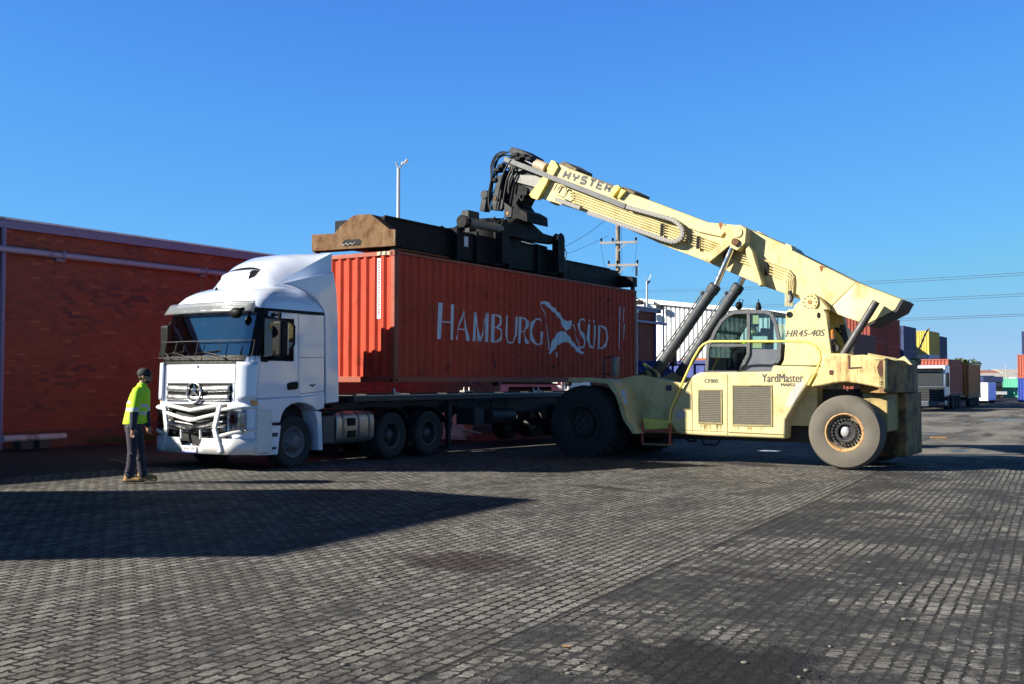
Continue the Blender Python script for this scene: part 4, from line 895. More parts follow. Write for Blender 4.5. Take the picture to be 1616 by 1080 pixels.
MB().sheet(xz([(1051, 608), (1060, 608), (1060, 617), (1051, 617)], .415), 'y', .415).build('warning_plate', M('dull violet plate', (.05, .045, .10), .6), rs, fix=False)
GRIME = M('oily grime streak', (.25, .18, .075), .9, var=.4, vs=9, spec=.1)
m = MB(); rn_ = random.Random(21)
for i in range(16):
    px_ = rn_.choice((rn_.uniform(1103, 1138), rn_.uniform(1158, 1218))); y_ = 670.5 if px_ < 1145 else 674.5; h_ = rn_.uniform(4, 13); w_ = rn_.uniform(.5, 1.3)
    m.sheet(xz([(px_-w_, y_), (px_+w_, y_), (px_+w_*.5, y_+h_*.6), (px_, y_+h_), (px_-w_*.5, y_+h_*.5)], .0962), 'y', .0962)
m.build('grime_streaks', GRIME, rs, fix=False)['kind'] = 'stuff'
# ---- boom foot tower and cheeks
TOW = [(1240, 492), (1246, 488), (1299, 488), (1304, 495), (1313, 562), (1308, 590), (1221, 590), (1237, 568), (1239, 545)]
tp = xz(TOW, .78)
for y0, y1 in ((.78, 1.02), (YF(1.02), YF(.78))): tower = MB().prism(tp, 'y', y0, y1).build('boom_tower', YELL, rs, bevel=.02)
MB().prism(xz([(1221, 577), (1312, 580), (1308, 592), (1215, 590)], .70), 'y', .70, 1.02).build('tower_foot', YELL, rs, bevel=.02)
label('HR45-40S', 1239.5, 521.5, 1302, 530.5, .7765, LETTERG, 'model_number', shear=.3)
for c in ((1246, 497), (1292, 498)):
    m = MB(); m.sheet(xz([(c[0]+5*math.cos(t*.524)*(1.1 if c[0] < 1250 else .6), c[1]+5*math.sin(t*.524)) for t in range(12)], .776), 'y', .776); m.build('lifting_eye', BLACKP, rs, fix=False)
pp = S.Y(1278, 477, .8); m = MB(); m.cyl((pp.x, .80, pp.z), (pp.x, YF(.80), pp.z), .19, n=28).build('pivot_pin', YELL, rs, bevel=.012)
m = MB()
for k in range(10):
    a = k*.628; m.cyl((pp.x+.14*math.cos(a), .79, pp.z+.14*math.sin(a)), (pp.x+.14*math.cos(a), .80, pp.z+.14*math.sin(a)), .018, n=6)
m.cyl((pp.x, .79, pp.z), (pp.x, .80, pp.z), .05, n=12).build('pin_bolts', RUSTB, rs)
for y0, y1 in ((.84, 1.08), (YF(1.08), YF(.84))): MB().prism(xz([(1252, 489), (1254, 482), (1262, 476), (1272, 464), (1284, 464), (1296, 474), (1308, 489)], .84), 'y', y0, y1).build('pivot_housing', YELL, rs, bevel=.02)
# ---- boom
Y0, Y1 = 1.15, 2.05
BOOM = [(858, 276), (864, 262), (878, 257), (909, 270), (1000, 307), (1116, 351), (1168, 356), (1180, 361), (1246, 389), (1252, 396), (1350, 445), (1424, 473), (1414, 490), (1367, 514), (1306, 490), (1290, 484), (1248, 467), (1200, 450), (1162, 434), (1109, 411), (1056, 391), (976, 355), (926, 336), (875, 320), (842, 310)]
bo = MB().prism(xz(BOOM, Y0), 'y', Y0, Y1).build('boom', YELL, rs, bevel=.018)
UP = [(868, 262), (880, 258), (909, 271), (1000, 308), (1116, 352), (1150, 357), (1138, 374), (1102, 366), (1060, 350), (986, 322), (872, 280)]
MB().prism(xz(UP, Y0-.06), 'y', Y0-.06, Y0-.002).build('side_plate', YELL, bo, bevel=.012)
MB().prism(xz([(1250, 398), (1350, 446), (1306, 489), (1255, 470), (1262, 425)], Y0-.03), 'y', Y0-.03, Y0-.002).build('side_plate', YELL, bo, bevel=.012)
# flared tail
tl = xz([(1351, 446), (1422, 473), (1413, 489), (1367, 512.5), (1337, 502), (1346, 470)], .92); a = [(x, .92, z) for x, z in tl]; bx = xz([(1351, 446), (1422, 473), (1413, 489), (1367, 512.5), (1306, 490), (1320, 476)], Y0-.002); b = [(x, Y0-.003, z) for x, z in bx]
MB().loft([a, b]).build('boom_tail', YELL, bo, bevel=.012)
MB().prism(xz([(1418, 472), (1425, 475), (1416, 491), (1369, 515), (1367, 513.5), (1412, 489)], .915), 'y', .93, Y1).build('tail_dark_strip', STEELD, bo)  # dark strip over the open end and underside of the tail
MB().prism(xz([(1240, 384), (1249, 388), (1251, 397), (1240, 393)], Y0-.01), 'y', Y0-.01, 1.5).build('top_bracket', YELL, bo, bevel=.01)
# lettering HYSTER as strokes on the upper plate
def hz(x, y): return xz([(880+x/7.2, 250+y/7.2)], Y0-.0625)[0]
ox, oy = 62, 222; ex, ey = (600-62)/100, (402-222)/100*.93; 
def hs(u, v):                   # u along the word 0..100, v up 0..1 in letter heights
    bx_, by_ = ox+u*ex, oy+u*ey; return hz(bx_+v*36, by_-v*78)
HY = {'H': [[(0, 0), (0, 1)], [(10, 0), (10, 1)], [(0, .5), (10, .5)]], 'Y': [[(0, 1), (1.5, .55), (5.5, .5), (5.5, 0)], [(11, 1), (9.5, .55), (5.5, .5)]], 'S': [[(11, .95), (2, .95), (.8, .8), (1, .55), (9.5, .5), (11, .4), (10.5, .06), (0, .05)]],
      'T': [[(0, .95), (12, .95)], [(6, .95), (6, 0)]], 'E': [[(11, .95), (0, .95), (0, .05), (11, .05)], [(0, .5), (9, .5)]], 'R': [[(0, 0), (0, .95), (9, .95), (10.8, .8), (10, .5), (0, .48)], [(6.5, .48), (10.8, 0)]]}
m = MB(); u = 0
for ch in 'HYSTER':
    for st_ in HY[ch]:
        m.stroke([hs(u+a, b) for a, b in st_], .072, lambda p, r: (p, Y0-.0625, r))
    u += 17.4
m.build('boom_lettering', LETTERG, bo, fix=False)
# rail, pipes, drag chain
r0, r1 = xz([(796, 251), (987, 326)], 1.02); HEADL = M('mid grey rail', (.085, .09, .095), .5, var=.25, dirt=.2)
MB().bar((r0[0], 1.03, r0[1]), (r1[0], 1.03, r1[1]), .07, .13, up=(0, 0, 1)).build('guide_rail', HEADL, bo, bevel=.006)
for i in range(5):
    path = xz([(899+i, 301+i*4.4), (1078, 364+i*4.2), (1190, 405+i*4), (1243-i*2.2, 425+i*4), (1251-i*2.6, 434+i*2.6), (1252-i*3, 446), (1250-i*2.6, 484)], 1.10)
    MB().tube([(a, 1.105, b) for a, b in path], .017, 6).build('hydraulic_pipe', YELL, bo)
m = MB()
for c in ((1102, 376), (1145, 392), (1210, 418), (1045, 356)):
    a, b = xz([(c[0], c[1]-3), (c[0]-1, c[1]+17)], 1.08); m.bar((a[0], 1.075, a[1]), (b[0], 1.075, b[1]), .03, .07)
m.build('pipe_clamp', BLACKP, bo)
def chain(path, nm='drag_chain'):
    pts = [Vector((a, 1.0, b)) for a, b in xz(path, 1.0)]; m = MB(); acc = []; step = .075
    for p, q in zip(pts, pts[1:]):
        n_ = max(1, round((q-p).length/step))
        for i in range(n_): acc.append(p+(q-p)*(i/n_))
    acc.append(pts[-1])
    for p, q in zip(acc, acc[1:]): m.bar(p+(q-p)*.06, q-(q-p)*.10, .15, .10, up=(0, 0, 1)).bar(p, q, .16, .04)
    return m.build(nm, CHAIN, bo)
arc = [(1056+22*math.cos(t)*.98+2, 366+20*math.sin(t)) for t in [(-75+i*19)*math.pi/180 for i in range(10)]]
chain([(990, 327), (1056, 345)]+[(1062, 347), (1070, 352), (1076, 359), (1078.5, 367), (1077, 375), (1071, 380.5), (1063, 382)]+[(1050, 379), (929, 336)]); chain([(878, 315), (917, 329)])
# collars at the boom mouth and mid boom
for pts, yy in (([(835, 307), (861, 273), (868, 276), (863, 289), (848, 316), (838, 312)], 1.02), ([(863, 266), (870, 253), (876, 255), (881, 263), (871, 281), (866, 276)], 1.02)):
    for y0, y1 in ((yy, Y0), (Y1, YF(yy))): MB().prism(xz(pts, yy), 'y', y0, y1).build('boom_collar', YBRIGHT, bo, bevel=.012)
for pts in ([(964, 308), (968, 294), (975, 292), (979, 296), (972, 304), (967, 312)], [(974, 313), (980, 298), (988, 301), (978, 313)]): MB().prism(xz(pts, 1.0), 'y', 1.0, Y0-.06).build('boom_gusset', YBRIGHT, bo, bevel=.01)
for pts in ([(884, 257), (890, 255), (910, 266), (908, 272), (886, 262)], [(980, 295), (985, 295), (1002, 303), (1000, 309), (981, 300)]): MB().prism(xz(pts, Y0), 'y', Y0, Y1).build('slide_pad_box', M('brown slide box', (.12, .09, .045), .7, dirt=.3), bo, bevel=.01)
MB().tube([(a, 1.0, b) for a, b in xz([(880, 300), (886, 292), (893, 296), (895, 306), (889, 312), (880, 308)], 1.0)], .02, 6).tube([(a, 1.05, b) for a, b in xz([(872, 300), (878, 290), (884, 292)], 1.0)], .02, 6).build('hose_loop', M('dull yellow hose', (.40, .33, .16), .6, dirt=.3), bo)
for x, y in ((1137, 352), (1296, 420)): MB().sheet(xz([(x-3, y), (x+4, y-1), (x+3, y+4), (x, y+11), (x-2, y+5)], Y0-.0625 if x < 1200 else Y0-.0325), 'y', Y0-.0625 if x < 1200 else Y0-.0325).build('rust_stain', M('rust bloom', (.22, .08, .03), .9, var=.3, vs=14), bo, fix=False)
# lift cylinder lugs
LUG = [([(1140, 360), (1150, 356), (1168, 355), (1178, 361), (1176, 384), (1163, 396), (1152, 390), (1150, 376)], .80), ([(1108, 409), (1150, 374), (1155, 385), (1120, 414)], .88), ([(1176, 380), (1187, 396), (1203, 449), (1198, 452), (1177, 402)], .88)]
for pts, yy in LUG:
    for y0, y1 in ((yy, Y0), (Y1, YF(yy))): MB().prism(xz(pts, yy), 'y', y0, y1).build('cylinder_lug', YELL, bo, bevel=.014)
c = xz([(1164, 367)], .79)[0]; MB().cyl((c[0], .775, c[1]), (c[0], .80, c[1]), .12, n=24).build('lug_boss', YELL, bo, bevel=.008)
c = xz([(1160, 382)], .76)[0]; MB().cyl((c[0], .735, c[1]), (c[0], YF(.735), c[1]), .085, n=18).build('cylinder_pin', RUSTP, bo)
def ram(b, e, t, y, name='lift_cylinder'):
    (bx_, bz_), (ex_, ez_), (tx_, tz_) = xz([b, e, t], y); B, E, T = Vector((bx_, y, bz_)), Vector((ex_, y, ez_)), Vector((tx_, y, tz_)); d = (E-B).normalized()
    o = MB().lathe([(.10, 0), (.135, .03), (.135, .5), (.13, .52), (.13, (E-B).length-.22), (.15, (E-B).length-.2), (.15, (E-B).length-.03), (.12, (E-B).length)], B, d, 24).build(name, CYLB, rs)
    MB().cyl(E, T, .075, n=18).ball(T, .11, (1, .9, 1), 8).build('rod', CHROME, o)
    off = d.cross(Vector((0, 1, 0))); off = off if off.x < 0 else -off
    L_ = (E-B).length; MB().tube([B+d*.25+off*.19, B+d*(L_*.4)+off*.17, B+d*(L_-.45)+off*.18, B+d*(L_-.3)+off*.15], .018, 6).build('cylinder_pipe', HOSE, o)
    q = B+d*(L_-.35)+off*.17; MB().ball(q, .05, n=6).build('port', STEELD, o)
ram((1035, 588), (1130, 450), (1159, 383), .96); ram((1072, 592), (1167, 450), (1191, 400), 2.24)
for pts, y0, y1 in (([(990, 607), (996, 593), (1012, 591), (1016, 585), (1030, 582), (1038, 588), (1042, 606), (1020, 612)], .70, .82), ([(1040, 606), (1042, 597), (1060, 588), (1072, 594), (1082, 606)], 2.05, 2.45)): MB().prism(xz(pts, y0), 'y', y0, y1).build('cylinder_bracket', YELLG, rs, bevel=.012)
(a0, a1), (b0, b1) = xz([(1016, 574), (1030, 585)], .7); MB().bar((a0, .7, a1), (b0, .7, b1), .1, .06).build('hose_manifold', YBRIGHT, rs, bevel=.01)
m = MB()
for k, pts in enumerate(([(1016, 580), (1020, 596), (1025, 614), (1028, 620)], [(1022, 578), (1032, 592), (1033, 606), (1029, 620)], [(1028, 582), (1036, 592), (1036, 608), (1032, 621)], [(1010, 584), (1013, 590), (1020, 588)])): m.tube([(a, .64-.02*k, b) for a, b in xz(pts, .64)], .022, 6)
m.build('hydraulic_hose', HOSE, rs)
# ---- extending inner boom and head
IN = MB(); IN.prism(xz([(800, 256), (872, 282), (866, 300), (846, 310), (812, 288), (802, 270)], 1.25), 'y', 1.25, 1.95); inb = IN.build('inner_boom', HEADG, rs, bevel=.012)
MB().prism(xz([(811, 276), (844, 277), (855, 281), (845, 296), (812, 287)], 1.17), 'y', 1.17, 1.25).build('wear_plate', M('scuffed grey plate', (.16, .16, .15), .5, metal=.2, var=.35, vs=6, dirt=.3), inb, bevel=.008)
MB().prism(xz([(794, 250), (804, 248), (861, 273), (861, 279), (820, 263), (798, 254)], 1.12), 'y', 1.12, 2.08).build('head_plate', HEADL, inb, bevel=.01)
MB().prism(xz([(798, 256), (812, 257), (829, 267), (818, 271), (803, 268)], 1.14), 'y', 1.14, 1.25).build('head_gusset', HEADL, inb, bevel=.01)
MB().prism(xz([(803, 236), (807, 232), (822, 236), (840, 246), (844, 253), (831, 257), (819, 257), (806, 249)], 1.3), 'y', 1.3, 1.9).build('tilt_cylinder_box', HEADG, inb, bevel=.02)
(a0, a1), (b0, b1) = xz([(826, 252), (852, 263)], 1.25); MB().cyl((a0, 1.25, a1), (b0, 1.25, b1), .07, n=14).build('tilt_cylinder', CHROME, inb)
(a0, a1), (b0, b1) = xz([(845, 259), (862, 266)], 1.2); MB().cyl((a0, 1.2, a1), (b0, 1.2, b1), .14, n=16).build('cylinder_head', M('pale rusty steel', (.42, .33, .24), .6, var=.3, vs=9, rust=.3), inb)
HD = MB(); HD.prism(xz([(797, 268), (812, 277), (813, 288), (833, 297), (831, 309), (821, 309), (815, 321), (821, 330), (796, 332), (792, 303), (788, 296)], 1.2), 'y', 1.2, 2.0); hd = HD.build('hanger_head', SPREAD, rs, bevel=.02)
MB().prism(xz([(785, 277), (792, 276), (788, 296), (793, 303), (789, 309), (797, 321), (789, 333), (773, 331), (779, 308), (781, 297)], 1.05), 'y', 1.05, 1.2).build('hanger_plate', HEADG, hd, bevel=.012)
MB().prism(xz([(796, 320), (808, 328), (807, 343), (795, 344)], 1.0), 'y', 1.0, 1.3).build('hanger_lug', HEADG, hd, bevel=.012)
MB().prism(xz([(806, 328), (820, 329), (832, 336), (833, 351), (806, 345)], 1.02), 'y', 1.02, 2.1).build('rotator_block', SPREAD, hd, bevel=.02)
c = xz([(767, 308)], 1.1)[0]; e = xz([(763, 334)], 1.1)[0]; MB().cyl((c[0], 1.0, c[1]), (c[0], 1.3, c[1]), .12, n=20).bar((c[0], 1.15, c[1]), (e[0], 1.15, e[1]), .26, .17, up=(1, 0, 0)).build('damper', HEADG, hd, bevel=.012)
for p_ in ((781, 313), (801, 337)):
    c = xz([p_], 1.0)[0]; MB().cyl((c[0], .985, c[1]), (c[0], 1.06, c[1]), .05, n=12).build('pin', RUSTB, hd)
HO = [[(803, 240), (794, 243), (783, 249), (777, 263), (776, 280), (772, 300), (771, 318), (774, 333)], [(805, 246), (792, 246), (781, 258), (779, 276), (774, 296), (773, 320)], [(806, 250), (798, 254), (789, 262), (780, 278), (776, 300), (777, 330)], [(800, 241), (790, 240), (780, 247), (774, 262), (774, 285), (769, 306)], [(807, 252), (800, 262), (794, 276), (790, 290), (786, 312), (782, 333)], [(812, 258), (806, 270), (800, 284), (796, 305), (792, 330)], [(805, 262), (803, 275), (797, 292), (794, 316)], [(798, 258), (792, 262), (784, 272), (783, 290), (778, 305)], [(820, 309), (822, 315), (825, 316), (826, 308)], [(808, 262), (809, 272), (804, 284), (802, 300)], [(795, 241), (788, 246), (785, 252), (780, 266)]]
for i, pts in enumerate(HO):
    pp_ = xz(pts, 1.0+.04*(i % 4)); q = []
    for k in range(len(pp_)-1):
        for t in (0, .33, .67):
            p0 = pp_[max(0, k-1)]; p1 = pp_[k]; p2 = pp_[k+1]; p3 = pp_[min(len(pp_)-1, k+2)]
            cr = lambda a, b, c_, d: .5*((2*b)+(-a+c_)*t+(2*a-5*b+4*c_-d)*t*t+(-a+3*b-3*c_+d)*t**3); q.append((cr(p0[0], p1[0], p2[0], p3[0]), 1.0+.05*(i % 4), cr(p0[1], p1[1], p2[1], p3[1])))
    q.append((pp_[-1][0], 1.0+.05*(i % 4), pp_[-1][1])); MB().tube(q, .024, 6).build('head_hose', HOSE, hd)
m = MB()
for c in ((783, 268), (789, 262), (778, 284), (812, 244), (824, 246), (833, 250), (816, 250)):
    a = xz([c], 1.0)[0]; m.box(a[0]-.09, a[0]+.09, 1.0, 1.25, a[1]-.05, a[1]+.05)
m.build('hose_fittings', SPREAD, hd, bevel=.015)
# ---- operator cab
CP = [(1114.5, 588), (1117, 549), (1128, 523), (1138, 507), (1148, 497.5), (1159, 493), (1206, 492), (1216, 495.5), (1223, 510), (1230, 543), (1229, 566), (1216, 588)]
CA, CB = .72, 2.42; cp = xz(CP, CA); n_ = len(cp)
m = MB()
for y in (CA+.04, CB-.04):
    for i in range(n_): a, b = cp[i], cp[(i+1) % n_]; m.bar((a[0], y, a[1]), (b[0], y, b[1]), .08, .075).ball((a[0], y, a[1]), .043, n=5)
    a, b, c = xz([(1181, 494), (1180.5, 559), (1167, 587)], CA); m.bar((a[0], y, a[1]), (b[0], y, b[1]), .08, .075).bar((b[0], y, b[1]), (c[0], y, c[1]), .08, .075)
    a, b = xz([(1117, 545.5), (1181, 545)], CA); m.bar((a[0], y, a[1]), (b[0], y, b[1]), .06, .06)
for i in (0, 2, 5, 6, 7, 10): m.bar((cp[i][0], CA+.08, cp[i][1]), (cp[i][0], CB-.08, cp[i][1]), .07, .07)
ocab = m.build('operator_cab', CABF, rs)
roofm = MB(); rp = cp[4:8]; roofm.prism([(x, z+.02) for x, z in rp]+[(x, z-.05) for x, z in rp[::-1]], 'y', CA+.02, CB-.02).build('cab_roof', CABF, ocab, bevel=.02)
for y in (CA+.045, CB-.045):
    MB().sheet(xz([(1184, 551), (1228, 551.5), (1228, 566), (1216, 587), (1168, 587), (1182, 560)], CA), 'y', y).build('cab_panel', CABP, ocab, fix=False)
    MB().sheet(xz([(1116, 587), (1118, 549), (1129, 523), (1139, 507), (1149, 499), (1159, 495), (1180, 495), (1180, 559), (1166, 587)], CA), 'y', y+.001).build('door_glass', CABG, ocab, fix=False)
    MB().sheet(xz([(1182, 495), (1206, 494), (1215, 497), (1222, 511), (1228, 543), (1228, 551), (1182, 551)], CA), 'y', y+.001).build('window_glass', CABG, ocab, fix=False)
m = MB()
for i in (0, 1, 2, 3): a, b = cp[i], cp[i+1]; m.add([(a[0], CA+.08, a[1]), (b[0], CA+.08, b[1]), (b[0], CB-.08, b[1]), (a[0], CB-.08, a[1])], [(0, 1, 2, 3)])
m.build('front_glass', CABG, ocab, fix=False); m = MB()
for i in (7, 8): a, b = cp[i], cp[i+1]; m.add([(a[0], CA+.08, a[1]), (b[0], CA+.08, b[1]), (b[0], CB-.08, b[1]), (a[0], CB-.08, a[1])], [(0, 1, 2, 3)])
m.build('rear_glass', CABG, ocab, fix=False)
m = MB()
for i in (9, 10): a, b = cp[i], cp[(i+1) % n_]; m.add([(a[0]-.01, CA+.08, a[1]), (b[0]-.01, CA+.08, b[1]), (b[0]-.01, CB-.08, b[1]), (a[0]-.01, CB-.08, a[1])], [(0, 1, 2, 3)])
m.build('rear_panel', CABP, ocab, fix=False)
st_ = xz([(1204, 560), (1200, 575)], 1.5); sx, sz = st_[0]; fz = cp[0][1]
MB().box(sx-.5, sx+.05, 1.3, 1.85, sz-.12, sz).box(sx, sx+.14, 1.3, 1.85, sz, sz+.62).box(sx-.4, sx-.05, 1.4, 1.75, fz, sz-.12).build('operator_seat', INTER, ocab, bevel=.03)
c = xz([(1160, 555)], 1.5)[0]; m = MB().lathe([(.17, -.014), (.19, 0), (.17, .014)], (c[0], 1.57, c[1]), (.5, 0, .86), 20, closed=True); m.bar((c[0], 1.57, c[1]), (c[0]-.18, 1.57, fz), .08, .08).box(c[0]-.35, c[0]-.12, 1.2, 1.9, fz, fz+.35).build('steering_column', INTER, ocab)
m = MB(); a, b = xz([(1152, 566), (1178, 548)], .95); m.tube([(a[0], .9, a[1]-.2), (a[0]+.05, .9, a[1]+.15), (b[0]-.15, .9, b[1]), (b[0], .9, b[1]+.01)], .022, 6).build('grab_rail', BLACKP, ocab)
PAP = M('yellow notice paper', (.55, .48, .22), .7, var=.1, vs=20); PAW = M('white notice paper', (.45, .52, .50), .7, var=.1, vs=20)
for pts, mt in (([(1185, 498), (1197, 498), (1197, 511.5), (1185, 511.5)], PAP), ([(1184.5, 531), (1211, 531), (1211, 537), (1184.5, 537)], PAW), ([(1184.5, 541.5), (1202, 541.5), (1202, 549.5), (1184.5, 549.5)], PAP)): MB().sheet(xz(pts, CA+.05), 'y', CA+.052).build('notice', mt, ocab, fix=False)
c = xz([(1168, 484)], 1.0)[0]; MB().tube([(c[0], 1.0, c[1]-.14), (c[0], 1.0, c[1])], .03, 8).ball((c[0]-.03, 1.0, c[1]+.02), .10, (.8, 1, 1), 8).tube([(c[0]+.05, .96, c[1]-.03), (c[0]+.09, .96, c[1]+.15), (c[0], .96, c[1]+.17), (c[0]+.02, .96, c[1]+.05)], .012, 5).build('work_lamp', BLACKP, ocab)
c = xz([(1197, 485)], 1.2)[0]; MB().lathe([(.06, -.12), (.07, 0), (.045, .09), (.012, .12), (.01, .19)], (c[0], 1.2, c[1]), (0, 0, 1), 14).build('roof_beacon', BLACKP, ocab)
m = MB(); a, b = xz([(1150, 493), (1185, 489)], .9); m.tube([(a[0], .8, a[1]), (a[0]+.2, .8, a[1]+.03), (b[0], .8, b[1])], .015, 5); m.box(b[0]-.02, b[0]+.1, .8, .95, b[1]-.05, b[1]).build('roof_cable', HOSE, ocab)
# ---- handrail
HR = [(1056.5, 668), (1057, 650), (1063, 635), (1078, 602), (1094, 567), (1104, 550), (1110, 544), (1118, 540), (1130, 539), (1255, 539), (1274, 540), (1286, 545), (1294, 556), (1295, 568), (1289, 584), (1276, 608)]
MB().tube([(a, .03, b) for a, b in xz(HR, .03)], .027, 10).build('handrail', YBRIGHT, rs)
# ---- counterweight
CWT = [(1299, 560), (1306, 558), (1334, 558), (1340, 561), (1362, 560), (1398, 565.5), (1398, 616), (1376, 610), (1352, 605.5), (1333, 603.5), (1315, 605), (1298, 609), (1279, 611), (1294, 584)]
cwp = xz(CWT, .02)
cw = MB().prism(cwp, 'y', .02, .55).build('counterweight', YELLR, rs, bevel=.04, seg=3); MB().prism(cwp, 'y', YF(.55), YF(.02)).build('counterweight_side', YELLR, cw, bevel=.04)
zt_, zb_ = S.Y(1402, 566, 0).z, S.Y(1402, 616, 0).z; xr = .92; xl = xz([(1396, 600)], .02)[0][0]
plan = [(xl, .02), (xr-.22, .02), (xr-.08, .10), (xr, .32), (xr+.06, 1.0), (xr+.08, YC), (xr+.06, YF(1.0)), (xr, YF(.32)), (xr-.08, YF(.10)), (xr-.22, YF(.02)), (xl, YF(.02)), (.2, YF(.5)), (.2, .5)]
MB().prism(plan, 'z', zb_-.06, zt_-.02).build('rear_block', RUSTB, cw, bevel=.03)
MB().box(-.3, .5, .55, YF(.55), zb_+.1, zt_-.05).build('counterweight_core', YELLG, cw)
zl = S.X(1440, 706, xr+.03).z
MB().box(.30, xr+.02, 1.5, YF(.05), .22, zb_-.066).build('lower_block', RUSTB, cw, bevel=.03)
MB().box(.25, .78, .50, 1.5, .8, zb_-.066).build('axle_guard', M('dirty shaded yellow plate', (.36, .27, .10), .7, var=.2, dirt=.4, dcol=(.08, .06, .03)), cw, bevel=.03)  # yellow darkened for the shade behind the wheel, plus grime
RU = M('deep rust patch', (.075, .03, .018), .95, var=.4, vs=18)
for i, pts in enumerate(([(1388, 570), (1393, 569), (1394, 590), (1390, 596), (1386, 590), (1384, 580)], [(1308, 585), (1313, 584), (1316, 586), (1315, 592), (1309, 592)], [(1340, 580), (1360, 579), (1360, 581.5), (1341, 583)], [(1338, 560), (1342, 562), (1342, 582), (1339, 583)])): MB().sheet(xz(pts, .0165), 'y', .0165).build('rust_patch', RU, cw, fix=False)
m = MB(); rn_ = random.Random(5)
for i in range(18):
    px_ = rn_.uniform(1302, 1396); y_ = rn_.choice((560.5, 566, 581)) if px_ < 1365 else rn_.uniform(566, 585); h_ = rn_.uniform(5, 20); w_ = rn_.uniform(.3, .8)
    m.sheet(xz([(px_-w_, y_+1), (px_+w_, y_+1), (px_+w_*.6, y_+h_*.6), (px_, min(603, y_+h_)), (px_-w_*.6, y_+h_*.5)], .0168), 'y', .0168)
m.build('rust_runs', M('rust run', (.34, .20, .075), .9, var=.4, vs=12, spec=.1), cw, fix=False)['kind'] = 'stuff'
a, b, c = xz([(1411, 570), (1427, 562), (1440, 576)], 1.2); MB().prism([a, b, c, (a[0], a[1]-.1)], 'y', 1.2, 1.35).build('tow_lug', YELL, cw, bevel=.01)
a, b = xz([(1370, 561), (1412, 569)], .3); MB().bar((a[0], .3, a[1]+.02), (b[0], .5, b[1]+.02), .06, .05).build('top_rail', YELL, cw)
q = [S.X(x, y, .8) for x, y in ((1438, 575), (1444, 566), (1453, 546), (1459, 530), (1466, 518))]; MB().tube([(.8, p.y, p.z) for p in q], .022, 6).build('aerial', M('rusty stick', (.30, .22, .16), .8, var=.3), cw)
m = MB(); q = S.X(1443, 572, .8); m.ball(q, .12, (1, 1.3, .9), 6).ball(q+Vector((0, .3, .02)), .10, n=6).build('rear_coupling', M('dusty olive metal', (.14, .12, .06), .9, bump=.3), cw)
# ---- engine deck, exhaust, beacon
MB().prism(xz([(1306, 509), (1330, 517), (1338, 540), (1334, 560), (1306, 560)], 1.3), 'y', 1.3, 1.9).build('engine_cover', YBRIGHT, rs, bevel=.02)
a, b, c = xz([(1331, 560), (1336, 552), (1383, 476)], .7); MB().tube([(a[0], .7, a[1]), (b[0], .7, b[1]), (c[0], .7, c[1])], .085, 14).build('exhaust_pipe', M('grey exhaust', (.06, .058, .06), .5, metal=.3, var=.3), rs)
a, b = xz([(1329, 513), (1338, 548)], 1.2); MB().tube([(a[0], 1.2, a[1]), (b[0], 1.2, b[1])], .06, 10).build('intake_pipe', STEELD, rs)
c = xz([(1312, 530)], .9)[0]; o = MB().cyl((c[0], .9, c[1]-.08), (c[0], .9, c[1]+.08), .085, .075, 16).ball((c[0], .9, c[1]+.08), .075, n=8).build('beacon', AMBER, rs); MB().cyl((c[0], .9, c[1]-.13), (c[0], .9, c[1]-.08), .10, n=14).bar((c[0]-.15, .95, c[1]-.15), (c[0]+.1, .9, c[1]-.15), .12, .03).cyl((c[0]+.09, .88, c[1]-.28), (c[0]+.09, 1.0, c[1]-.28), .08, n=12).build('beacon_base', STEELD, o)
m = MB(); m.tube([(a, 1.28, b) for a, b in xz([(1318, 518), (1324, 524), (1334, 536)], 1.28)], .02, 5).tube([(a, 1.28, b) for a, b in xz([(1318, 518), (1330, 521), (1333, 528)], 1.28)], .02, 5).build('engine_hose', HOSE, rs); MB().tube([(a, 1.0, b) for a, b in xz([(1246, 478), (1250, 470), (1246, 460)], 1.0)], .05, 6).build('boom_hose', HOSE, rs)
m = MB(); m.tube([(a, .9, b) for a, b in xz([(1078, 688), (1088, 697), (1098, 696), (1100, 688)], .9)], .025, 6).tube([(a, .9, b) for a, b in xz([(1104, 688), (1112, 702), (1130, 703), (1138, 692)], .9)], .022, 6).build('belly_hose', HOSE, rs)
# fender mirrors
for (px_, y) in (((953, 972), -.2), ((1046, 1063), YF(-.1))):
    a = xz([(px_[0], 601), (px_[0], 566)], y); b = xz([(px_[1]-4, 596 if y < 1 else 578), (px_[1]+3, 564 if y < 1 else 552)], y); m = MB()
    m.tube([(a[0][0], y, a[0][1]), (a[1][0], y, a[1][1]), (b[0][0], y, b[1][1]+.03)], .025, 6).tube([(a[0][0], y, (a[0][1]+a[1][1])/2-.1), (b[0][0], y, b[0][1]+.05)], .02, 6); o = m.build('mirror_bracket', STEELD, rs)
    MB().box(b[0][0], b[1][0], y-.12, y+.12, b[0][1], b[1][1]).build('fender_mirror', M('worn mirror shell', (.12, .12, .125), .3, var=.3) if y < 1 else BLACKP, o, bevel=.03)
    if y > 1: MB().box(b[0][0]+.02, b[1][0]-.02, y-.1225, y-.121, b[0][1]+.1, b[1][1]-.04).build('mirror_glass', M('mirror reflecting pink', (.5, .42, .42), .2, metal=.8), o)
unbase()
